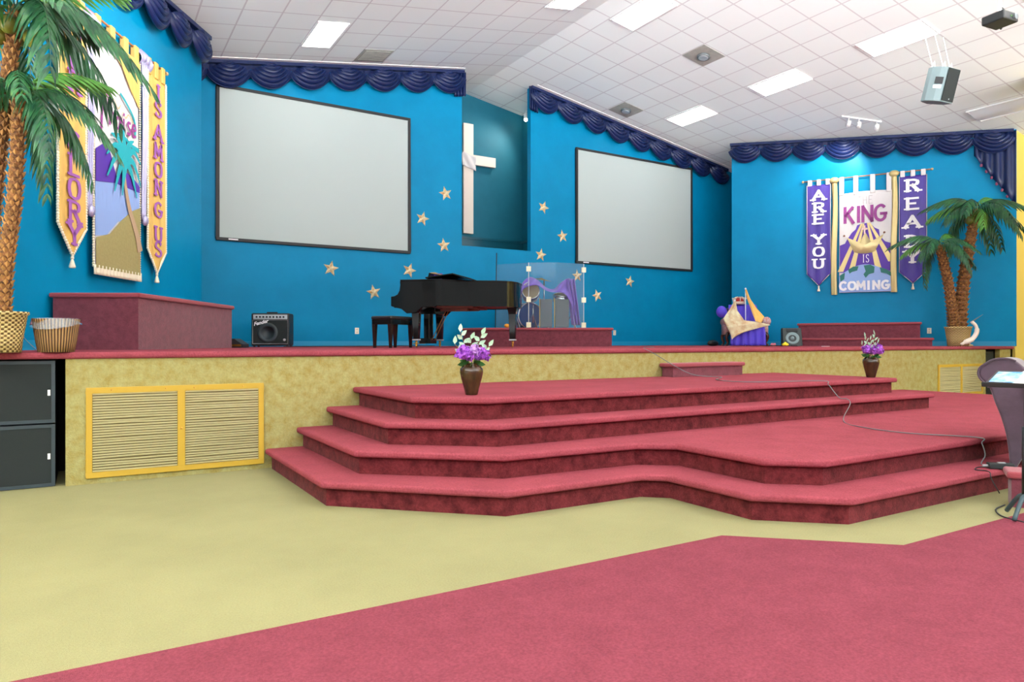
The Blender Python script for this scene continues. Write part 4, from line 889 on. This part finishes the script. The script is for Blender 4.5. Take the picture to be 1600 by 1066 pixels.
q = dpt(1114,15.8,STAGE); o = obj('dark_bundle', MB().ball((0,0,.06),.13,12,(1.2,.7,.55)), M['plastic'], None, True, q); tag(o,'dark low bundle on the stage left of the draped armchair','bundle')
for o in bpy.data.objects:
    if o.parent is None and o.name.split('.')[0] in ('purple_drape','cream_drape','gold_drape','draped_staff','round_pillow') or o is chair_root: o.scale = (.86,.9,.95)
# small stage clutter at right
q = dpt(1208,14.0,STAGE); t = thing('fabric_flower','pink flower lying on the stage between armchair and wedge monitor','flower',q,0)
pm = MB(); [pm.ball((.03*cos(k),.03*sin(k),.03+.01*(k%2)),.025,8) for k in range(7)]; obj('petals', pm, M['pink'], t, smooth=True)
q = dpt(1227,13.2,STAGE); t = thing('fabric_flower','yellow flower head lying on the stage before the wedge monitor','flower',q,0)
pm = MB(); [pm.ball((.035*cos(k*.8),.035*sin(k*.8),.035),.028,8) for k in range(8)]; pm.ball((0,0,.055),.03,8); obj('petals', pm, M['yellowflower'], t, smooth=True)
q = dpt(1238,14.6,STAGE)
t = thing('stage_monitor','black wedge stage monitor beside the right carpeted steps','speaker',q,-YAW-radians(14))
obj('cabinet', MB().add([(-.19,-.1,0),(.19,-.1,0),(.19,.32,0),(-.19,.32,0),(-.19,.08,.38),(.19,.08,.38),(.19,.3,.38),(-.19,.3,.38)],[(0,3,2,1),(4,5,6,7),(0,1,5,4),(1,2,6,5),(2,3,7,6),(3,0,4,7)]), M['spk'] if 0 else mat('dark_cabinet',srgb(40,50,52),.5), t, bevel=.015)
fm = T(0,-.02,.17)@Matrix.Rotation(pi/2-radians(25),4,'X')
obj('woofer', MB().lathe([(.001,.045),(.03,.04),(.04,.0),(.11,.02),(.135,.022),(.14,.0)],28,T(0,-.012,.16)@Matrix.Rotation(radians(65),4,'X')), M['spk'], t, smooth=True)
obj('horn', MB().box(-.11,.11,-.012,.012,-.03,.03,T(0,.052,.325)@Matrix.Rotation(radians(-25),4,'X')), M['black'], t, bevel=.006)
o = obj('paper_slip', MB().box(-.08,.08,-.05,.05,0,.006), M['paper'], None, False, dpt(1290,13.2,STAGE), (0,0,.3)); tag(o,'white paper slip lying before the lower carpeted step','paper')
# stage cables
def cable(pts, r, label, name='cable', m='black'):
    o = obj(name, MB().tube(smoothpath(pts,6), r, 6), M[m], None, True); return tag(o,label,'cable')
cable([(2.7,4.9,STAGE+.01),(3.3,5.3,STAGE+.01),(4.2,5.2,STAGE+.012),(5.0,5.0,STAGE+.02),(5.6,5.4,STAGE+.012)],.008,'black cable lying along the stage behind the piano bench')
cable([tuple(dpt(x,D_,STAGE+.012)) for x,D_ in ((1190,14.2),(1200,13.6),(1214,13.9),(1222,13.4),(1236,13.7),(1246,13.1))],.01,'black cable snaking between the pink and yellow flowers')
# ================================================================== vase bouquets
def bouquet(loc, rz, label, seed):
    rnd = random.Random(seed)
    t = thing('flower_vase', label, 'vase', loc, rz, 'glazed vases of purple flowers on the platform')
    obj('vase', MB().lathe([(.046,0),(.052,.004),(.062,.05),(.084,.13),(.097,.185),(.094,.215),(.074,.242),(.052,.252),(.055,.26),(.047,.262),(.044,.235),(.06,.2)],32), M['vase'], t, smooth=True)
    def peony(c, r, m, nm):
        mb = MB()
        for k in range(44):
            th = rnd.uniform(0,2*pi); ph = math.acos(rnd.uniform(-.5,1)); d = Vector((sin(ph)*cos(th),sin(ph)*sin(th),cos(ph))); rr = r*rnd.uniform(.55,1)
            q = d.to_track_quat('Z','Y').to_matrix().to_4x4(); ps = r*rnd.uniform(.35,.55); tw = rnd.uniform(0,6)
            mb.grid(lambda a,b_: ((a-.5)*ps*1.3, (b_-.5)*ps, .35*ps*((a-.5)**2*4)+.14*ps*sin(a*9+b_*5)), 5, 4, T(*c)@T(*(d*rr))@q@Matrix.Rotation(tw,4,'Z')@Matrix.Rotation(rnd.uniform(.3,1.1),4,'X'))
        mb.ball(c, r*.6, 10)
        obj(nm, mb, m, t, smooth=True, solid=.002)
    peony((-.085,-.03,.335),.072,M['peony'],'peony'); peony((.02,-.02,.355),.055,M['peony2'],'peony'); peony((.08,-.035,.325),.064,M['peony'],'peony'); peony((0,.06,.34),.055,M['peony'],'peony')
    def leafblade(mb, p, d, L_, w_):
        d = Vector(d).normalized(); sd = d.cross(Vector((.2,1,.3))).normalized(); nrm = sd.cross(d)
        p = Vector(p); c0 = [p, p+d*L_*.35+sd*w_, p+d*L_*.7+sd*w_*.7, p+d*L_, p+d*L_*.7-sd*w_*.7, p+d*L_*.35-sd*w_, p+d*L_*.4+nrm*w_*.25]
        mb.add([tuple(q) for q in c0], [(0,1,6),(1,2,6),(2,3,6),(3,4,6),(4,5,6),(5,0,6)])
    for sx, sz, n_ in ((-.10,.52,5),(.10,.50,5),(.0,.46,4),(.17,.40,4),(-.15,.42,3)):
        st = MB(); lf = MB(); top = Vector((sx,0.01,sz)); base = Vector((sx*.15,0,.25)); st.tube([tuple(base),tuple(base.lerp(top,.5)+Vector((0,0,.02))),tuple(top)],.0025,5)
        so = obj('leafy_stem', st, mat('stem_brown',srgb(130,100,70),.7), t)
        for k in range(n_):
            f_ = .55+.45*k/(n_-1); p = base.lerp(top,f_); s_ = 1 if k % 2 else -1
            if k == n_-1: s_ = .2
            leafblade(lf, p, (s_*.8+sx, rnd.uniform(-.4,.2), .6), .07, .019)
        obj('leaves', lf, M['mint'], so, solid=.0015)
    gl = MB()
    for k in range(9):
        a = k*.7; leafblade(gl,(.03*cos(a),.03*sin(a),.262),(cos(a),sin(a),.25 if k%2 else -.15),.09,.025)
    obj('green_leaves', gl, M['green'], t, solid=.0015)
bouquet((2.71,-1.50,4*RISE),0,'bronze vase of purple flowers at the left corner of the top platform',1)
bouquet((8.28,-1.55,4*RISE),1.1,'bronze vase of purple flowers at the right end of the top platform',2)
# ================================================================== palms
def frond_mesh(name, L_, nl, leafL, leafW, droop, seed, m):
    rnd = random.Random(seed); mb = MB(); pts = []
    for i in range(15):
        s_ = i/14; pts.append(Vector((L_*(s_-.18*s_*s_*droop*1.2), 0, L_*(.42*s_-droop*.95*s_*s_))))
    mb.tube([tuple(p) for p in pts], [.009*(1-.8*i/14) for i in range(15)], 5)
    for k in range(nl):
        f_ = .12+.86*k/(nl-1); i = f_*14; j = min(13,int(i)); p = pts[j].lerp(pts[j+1], i-j); d = (pts[j+1]-pts[j]).normalized()
        for s_ in (-1,1):
            LL = leafL*(.55+.9*sin(pi*min(1,f_*.9+.08)))*rnd.uniform(.85,1.12)*.8; W_ = leafW*rnd.uniform(.8,1.1)
            sd = Vector((0,s_,0)); dirv = (d*.75+sd*.8+Vector((0,0,rnd.uniform(-.25,.1)))).normalized(); q = p.copy(); prev = None; seg = 5
            for c in range(seg+1):
                t_ = c/seg; wd = W_*(.35+1.0*t_ if t_ < .35 else .70*(1-((t_-.35)/.65))**.75+.02)
                side = d.cross(Vector((0,0,1))).normalized() if abs(d.z) < .95 else Vector((1,0,0))
                fw = d*.8+Vector((0,0,.0)); nrm = (dirv.cross(fw)).normalized(); wv = nrm.cross(dirv).normalized()*wd
                a, b_, cc = q-wv, q+nrm*wd*.25*s_, q+wv
                if prev: mb.add([tuple(x) for x in prev+(a,b_,cc)], [(0,1,4,3),(1,2,5,4)])
                prev = (a,b_,cc); dirv = (dirv+Vector((0,0,-.34-.1*droop))).normalized(); q = q+dirv*(LL/seg)
    return mb.mesh(name, m, False)
FR = [frond_mesh('frond', 1.0, 15, .36, .036, d, s, M['leaf']) for s, d in ((1,.8),(2,1.05),(3,1.3))]
FRL = [frond_mesh('frond', .9, 13, .32, .034, .8, 9, M['leaf2'])]
def palm(loc, rz, label, trunks, basket_h, basket_r, scale, seed, cocos=True):
    rnd = random.Random(seed); t = thing('potted_palm', label, 'potted palm', loc, rz, 'tall artificial palms in wicker baskets')
    b0_, b1_ = basket_r*.8, basket_r; prof = [(b0_,0),(b0_+.3*(b1_-b0_),basket_h*.35),(b1_,basket_h*.92),(b1_+.012,basket_h*.94),(b1_+.012,basket_h),(b1_-.03,basket_h),(b1_-.04,basket_h-.05),(.001,basket_h-.05)]
    obj('wicker_basket', MB().lathe(prof,36), M['wicker'], t, smooth=True)
    for ti, (path, r0, r1, nf, flen) in enumerate(trunks):
        pp = smoothpath(path, 14); n = len(pp); R_ = []
        R_ = [(r0+(r1-r0)*i/(n-1))*(1.16 if i % 2 else .92) for i in range(n)]
        tr_ = obj('trunk', MB().tube([tuple(p) for p in pp], R_, 14), M['bark'], t, smooth=False)
        sc_ = MB(); k = 0
        for i in range(2, n, 1):                      # leaf scars
            for j in range(7):
                a = j*2*pi/7+i*.45; p = pp[i]; rr = R_[i]
                c0 = p+Vector((cos(a)*rr*.98, sin(a)*rr*.98, 0)); o_ = Vector((cos(a),sin(a),.9))*.022*scale; s1 = Vector((-sin(a),cos(a),0))*.018*scale
                sc_.add([tuple(c0-s1),tuple(c0+s1),tuple(c0+o_),tuple(c0-Vector((0,0,.03)))],[(0,1,2),(1,3,2),(3,0,2)])
        obj('bark_scales', sc_, M['barksmooth'], tr_)
        top = pp[-1]
        for k in range(nf):
            a = k*2.39996+rnd.uniform(-.2,.2); me = FR[k % 3]; lvl = k/nf
            o = obj('frond', me if k % 6 else FRL[0], None, t, loc=tuple(top+Vector((0,0,-.03*lvl))), rot=(rnd.uniform(-.15,.15), -.75+1.05*lvl, a)); s_ = flen*rnd.uniform(.88,1.1); o.scale = (s_,s_,s_)
        if cocos and ti == 0:
            for k in range(4):
                a = k*1.6-1.9; obj('coconut', MB().ball((0,0,0),.065*scale,14,(1,1,1.12)), M['coconut'], t, smooth=True, loc=tuple(top+Vector((cos(a)*(r1+.07*scale),sin(a)*(r1+.07*scale),-.16-.05*(k%2)))))
    return t
# left palm, close to the viewer (camera side offset -3.9, depth 5.3)
lp = cam2w(-3.92,5.28)
def camv(dx, dd, z): return (cs*dx+sn*dd, -sn*dx+cs*dd, z)     # local offset given as right / away / up
palm((lp[0],lp[1],STAGE), 0, 'tall artificial palm in a pale wicker basket at the left edge of the stage',
     [([camv(-.07,.04,.24),camv(-.07,.05,.9),camv(-.02,.05,1.5),camv(.04,.05,2.0),camv(.13,.03,2.62)],.048,.044,13,.95),
      ([camv(.08,-.04,.24),camv(.12,-.06,.7),camv(.20,-.08,1.2),camv(.235,-.08,1.92)],.046,.042,12,.78)], .31, .20, 1.0, 4)
rp = cam2w((1497-800)/FPX*13.9,13.9)
palm((rp[0],rp[1],STAGE), 0, 'tall artificial palm in a wicker basket before the right wing wall',
     [([camv(.04,.02,.3),camv(.10,.04,1.0),camv(.20,.02,1.8),camv(.36,.0,2.72)],.15*.8,.10*.8,14,1.02),
      ([camv(-.08,-.02,.3),camv(-.14,-.04,.7),camv(-.24,-.06,1.3),camv(-.42,-.08,2.0)],.10,.07,12,.84)], .39, .23, 1.25, 9)
# bird ornament leaning on the basket
q = dpt(1515,13.5,STAGE)
t = thing('heron_figure','white heron figure with raised beak beside the right wicker basket','figurine',q,-YAW)
obj('body', MB().tube(smoothpath([(-.16,0,.04),(-.06,0,.09),(.06,0,.15),(.14,0,.28),(.12,0,.40),(.04,0,.48)],5),[.03]*4+[.05]*6+[.042]*8+[.03]*8,10), M['cream'], t, smooth=True)
obj('beak', MB().tube([(.05,0,.48),(.12,0,.53),(.26,0,.62)],[.016,.011,.003],8), M['grey'], t); obj('foot', MB().tube([(.0,0,.10),(.0,0,0)],.012,6).ball((.03,0,.02),.03,8,(1.5,1,.6)), M['tan'], t)
# waste basket
q = dpt(88,5.55,STAGE); t = thing('waste_basket','brown wicker waste basket with clear bag on the stage edge','basket',q,0)
obj('basket_body', MB().lathe([(.125,0),(.14,.08),(.163,.25),(.165,.262),(.155,.262),(.15,.24),(.12,.02),(.001,.02)],36), M['wicker2'], t, smooth=True)
obj('clear_bag', MB().grid(lambda a,b_: ((.163+.012*b_+.008*sin(a*18))*cos(a*2*pi), (.163+.012*b_+.008*sin(a*18))*sin(a*2*pi), .268-(.045+.045*max(0,sin(a*2*pi-2.6)))*b_), 60, 3), M['bag'], t, smooth=True)
cable([tuple(dpt(30,5.6,STAGE+.17)),tuple(dpt(42,5.7,STAGE+.09)),tuple(dpt(58,5.9,STAGE+.01))],.003,'thin pale wire between the palm basket and waste basket','wire','silver')
# ================================================================== hanging loudspeaker, projector, track light
def onceil(u, v): return (u, v, zc(u))
q = (12.35,-.05,5.78); 
D_ = sn*q[0]+cs*(q[1]+CAM_D)
D1 = 11.6; q = dpt(1461,D1,zpix(160,D1))
hls = t = thing('hanging_loudspeaker','grey green loudspeaker hanging tilted from the ceiling by white cables','speaker',q,0,rot=(radians(8),radians(12),-YAW-radians(24)))
t.scale = (.9,.9,.9)
cabp = [(-.24,.02),(-.19,-.12),(-.05,-.16),(.06,-.16),(.28,.06),(.17,.22),(-.12,.24)]
obj('cabinet', MB().prism(cabp,0,.60), M['spk'], t, bevel=.01)
a_, b_ = Vector((.075,-.165)), Vector((.275,.04)); dd_ = (b_-a_).normalized(); nn_ = Vector((dd_.y,-dd_.x))*.012
obj('grille', MB().prism([tuple(a_),tuple(a_+nn_),tuple(b_+nn_),tuple(b_)],.02,.585), M['cloth_blk'], t)
obj('rear_panel', MB().box(-.10,.03,-.168,-.155,.30,.42), M['black'], t); obj('connector_plate', MB().box(-.11,.02,-.167,-.158,.22,.28), M['silver'], t)
obj('badge', MB().ball((.20,-.055,.06),.012,8), M['silver'], t)
inv = (T(*q)@Matrix.Rotation(-YAW-radians(24),4,'Z')@Matrix.Rotation(radians(12),4,'Y')@Matrix.Rotation(radians(8),4,'X')@Matrix.Scale(.9,4)).inverted()
for k, (sx, sy, dx) in enumerate(((-.17,0,-.02),(-.0,.0,.0),(.12,.1,.03))):
    topw = Vector((q[0]+dx+sx*cs, q[1]-sx*sn, 0)); topw.z = zc(topw.x)-.0; lc = inv@topw
    obj('suspension_cable', MB().tube([(sx,sy,.60),tuple(lc)],.008,6), M['white'], t); obj('shackle', MB().tube([(sx-.03,sy,.6),(sx,sy,.72),(sx+.03,sy,.6)],.01,6), M['white'], t)
D1 = 10.3; q = dpt(1562,D1,zpix(38,D1))
t = thing('ceiling_projector','dark ceiling projector on a white pole at the top right corner','projector',q,0,rot=(0,0,-YAW+radians(25)))
obj('body', MB().box(-.18,.18,-.16,.16,0,.13), M['plastic'], t, bevel=.02); obj('lens_barrel', MB().lathe([(.04,0),(.045,.03),(.03,.035)],16,T(.08,-.16,.06)@Matrix.Rotation(pi/2,4,'X')), M['grey'], t)
obj('mount_plate', MB().box(-.08,.08,-.08,.08,.13,.15), M['white'], t); obj('mount_pole', MB().tube([(0,0,.15),(0,0,zc(q[0])-q[2]+.0)],.025,10), M['white'], t)
obj('cable_loops', MB().tube(smoothpath([(.15,.1,.06),(.24,.12,.02),(.26,.1,.12),(.2,.08,.2),(.08,.02,.24),(.02,0,.3)],5),.008,6).tube(smoothpath([(.16,.05,.1),(.28,.02,.1),(.24,.0,.2),(.05,0,.26)],5),.006,6), M['black'], t)
obj('vent_lights', MB().box(-.02,.02,-.165,-.159,.05,.07), M['green'], t)
def track(u, v, A, label, spots, tgt):
    t = thing('track_light', label, 'track light', (u,v,zc(u)), 0)
    sl = -SLOPE*cos(A)*(1 if u > RIDGE else -1)
    obj('track_rail', MB().add([(x,y,z+sl*x) for z in (-.03,.0) for x,y in ((-.42,-.02),(.42,-.02),(.42,.02),(-.42,.02))],[(0,3,2,1),(4,5,6,7),(0,1,5,4),(1,2,6,5),(2,3,7,6),(3,0,4,7)]), M['white'], t, rot=(0,0,A))
    for x in spots:
        hd = MB(); qd = (Vector(tgt)-Vector((u,v,zc(u)))).normalized().to_track_quat('Z','Y').to_matrix().to_4x4()
        zz = sl*x; hd.tube([(0,0,zz-.03),(0,0,zz-.10)],.012,6); hd.lathe([(.03,-.07),(.045,-.05),(.05,.06),(.04,.06)],16,T(0,0,zz-.15)@qd)
        obj('lamp_head', hd, M['white'], t, loc=(x*cos(A),x*sin(A),0), smooth=True)
track(14.1,2.2,-YAW,'white three head track light on the ceiling above the purple banners',(-.27,-.05,.33),(14.9,3.2,4.2))
track(1.9,1.2,-YAW,'white track light on the ceiling out of view facing the yellow banner',(-.27,-.05,.33),(.2,3.0,4.6))
def spot(loc, tgt, e, size, blend=.7, col=(1,.95,.88), soft=.04):
    ld = bpy.data.lights.new('spot','SPOT'); ld.energy = e; ld.spot_size = radians(size); ld.spot_blend = blend; ld.color = col; ld.shadow_soft_size = soft
    lo = bpy.data.objects.new('track_beam', ld); COL.objects.link(lo); lo.location = loc; lo.rotation_euler = (Vector(tgt)-Vector(loc)).to_track_quat('-Z','Y').to_euler()
spot((14.0,2.35,5.62),(14.85,3.6,4.6),150,85)
spot((1.8,1.25,5.7),(.0,2.7,4.2),230,95); spot((2.1,1.0,5.7),(1.0,4.3,4.8),150,90)
# ================================================================== foreground right: armchair, music stand, adapter, cables
cx_, cy_ = cam2w((1588-800)/FPX*5.32,5.32)
t = thing('armchair','plum velvet armchair with rolled back at the right edge, on the first step','chair',(cx_,cy_,RISE),-YAW-radians(40))
def bk_prof():
    outer = smoothpath([(-.045,0,0),(-.055,.10,0),(-.075,.25,0),(-.115,.39,0),(-.16,.50,0),(-.19,.585,0),(-.215,.635,0),(-.262,.675,0),(-.286,.715,0),(-.278,.765,0),(-.235,.80,0),(-.17,.835,0),(-.08,.845,0),(.0,.825,0),(.07,.77,0)],5)
    inner = [(.10,.70),(.10,.55),(.08,.35),(.05,.12),(.0,.0)]
    return [(p.x*.84,p.y) for p in outer]+inner
bp_ = bk_prof()[::-1]
obj('backrest', MB().wallprism(bp_, -.02, .60), M['velvet'], t, smooth=False, bevel=.03, seg=3)
obj('scroll_piping', MB().tube([(p[0]*1.0,-.03,p[1]) for p in bk_prof()[28:66]], .008, 6), M['velvet'], t, smooth=True)
obj('seat', MB().box(.10,.62,.04,.58,.24,.42), M['velvet'], t, bevel=.05, seg=3)
obj('arm', MB().tube([(.06,.03,.60),(.35,.02,.60),(.60,.02,.58)],[.09,.09,.10],16).box(.08,.60,-.03,.08,.2,.56), M['velvet'], t, smooth=True)
obj('arm', MB().tube([(.06,.60,.60),(.35,.60,.60),(.60,.60,.58)],[.09,.09,.10],16).box(.08,.60,.54,.65,.2,.56), M['velvet'], t, smooth=True)
for x, y in ((.56,.03),(.56,.57),(.06,.57)): obj('leg', MB().tube([(0,0,.24),(0,0,0)],[.035,.022],8), M['woodbrown'], t, loc=(x,y,0))
# music stand
SR = -YAW-radians(48); lipx, lipy = cam2w(3.09,4.55); DZ = .875
mx, my = lipx+cos(SR)*.20-sin(SR)*.13, lipy+sin(SR)*.20+cos(SR)*.13
t = thing('music_stand','black music stand on the floor at the right edge of the photo','music stand',(mx,my,0),SR)
obj('pole', MB().tube([(0,0,.16),(0,0,.60)],.024,12).tube([(0,0,.6),(0,0,.90)],.014,10), M['plastic'], t, smooth=True)
for a in (radians(-148)-SR-YAW, radians(-28)-SR-YAW, radians(92)-SR-YAW): obj('leg', MB().tube(smoothpath([(0,0,.16),(.07*cos(a),.07*sin(a),.13),(.17*cos(a),.17*sin(a),.02)],5),[.017]*5+[.014]*6,8), mat('blue_grey_leg',srgb(52,72,78),.5), t, smooth=True)
DL = T(-.20,-.13,DZ)@Matrix.Rotation(radians(14),4,'X')
obj('desk', MB().box(0,.50,0,.33,-.006,0,DL), M['plastic'], t)
obj('desk_lip', MB().box(-.005,.505,-.035,0,-.008,.0,DL).box(-.005,.505,-.042,-.034,-.008,.024,DL), M['plastic'], t, bevel=.003)
MW = T(mx,my,0)@RZ(SR)@DL
o = obj('song_sheet', MB().box(.15,.47,.01,.31,.002,.005), M['paper'], None); o.matrix_world = MW; tag(o,'white song sheets lying on the black music stand','paper')
o = obj('leaflet', MB().box(.02,.16,.03,.27,.006,.009), M['bluepage'], None); o.matrix_world = MW; tag(o,'blue and white leaflet at the left side of the music stand desk','leaflet')
# adapter box on the first step
qa = dpt(1563,5.32,RISE); t = thing('adapter_box','black adapter box lying on the first carpeted step','adapter',qa,-YAW-radians(14))
obj('case', MB().box(-.085,.085,-.035,.035,.002,.045), M['plastic'], t, bevel=.006); obj('switch', MB().box(-.02,.03,-.015,.01,.045,.052), M['silver'], t); obj('plug', MB().box(-.12,-.085,-.01,.01,.015,.03), M['silver'], t)
# microphone cable running down the platform
def zp(px, py, z):  # point seen at a pixel on the level z
    D_ = FPX*(CAM_H-z)/(py-YH); return tuple(dpt(px, D_, z))
e = .008
cable([tuple(dpt(1022,9.9,STAGE+e)),(5.9,-.06,STAGE+.01),(6.0,-.16,1.0),(6.35,-.40,.76),(6.65,-.62,4*RISE+e),zp(1120,593.5,4*RISE+e),zp(1170,597,4*RISE+e),(6.93,-1.80,4*RISE+e),(6.95,-1.87,4*RISE-.03),(6.95,-1.95,3*RISE+.06),(6.94,-2.02,3*RISE+e),(6.93,-2.10,3*RISE+e),(6.9,-2.16,3*RISE-.04),
       zp(1318,658,2*RISE+e),zp(1350,668,2*RISE+e),zp(1420,677,2*RISE+e),(6.25,-3.70,2*RISE+e),(6.2,-3.75,2*RISE-.03),(6.1,-3.82,RISE+.07),(5.95,-3.86,RISE+.02),tuple(dpt(1549,5.34,RISE+.025))],.0045,'thin grey cable running from the stage down over the steps to the adapter','microphone_cable','grey')
cable([tuple(dpt(1546,5.3,RISE+.02)),tuple(dpt(1528,5.35,RISE+e)),tuple(dpt(1524,5.25,RISE+e)),tuple(dpt(1540,5.2,RISE+e)),tuple(dpt(1547,5.12,RISE+e)),tuple(dpt(1549,5.04,RISE-.02)),tuple(dpt(1562,5.0,.06))],.004,'thin black cord looping over the first step edge','power_cord')
cable([tuple(dpt(1570,4.86,.01)),tuple(dpt(1556,4.74,.008)),tuple(dpt(1566,4.55,.008)),tuple(dpt(1600,4.40,.008))],.005,'black cord curling on the beige floor round the music stand foot','power_cord')
# backfill: pad for the floor mat seam
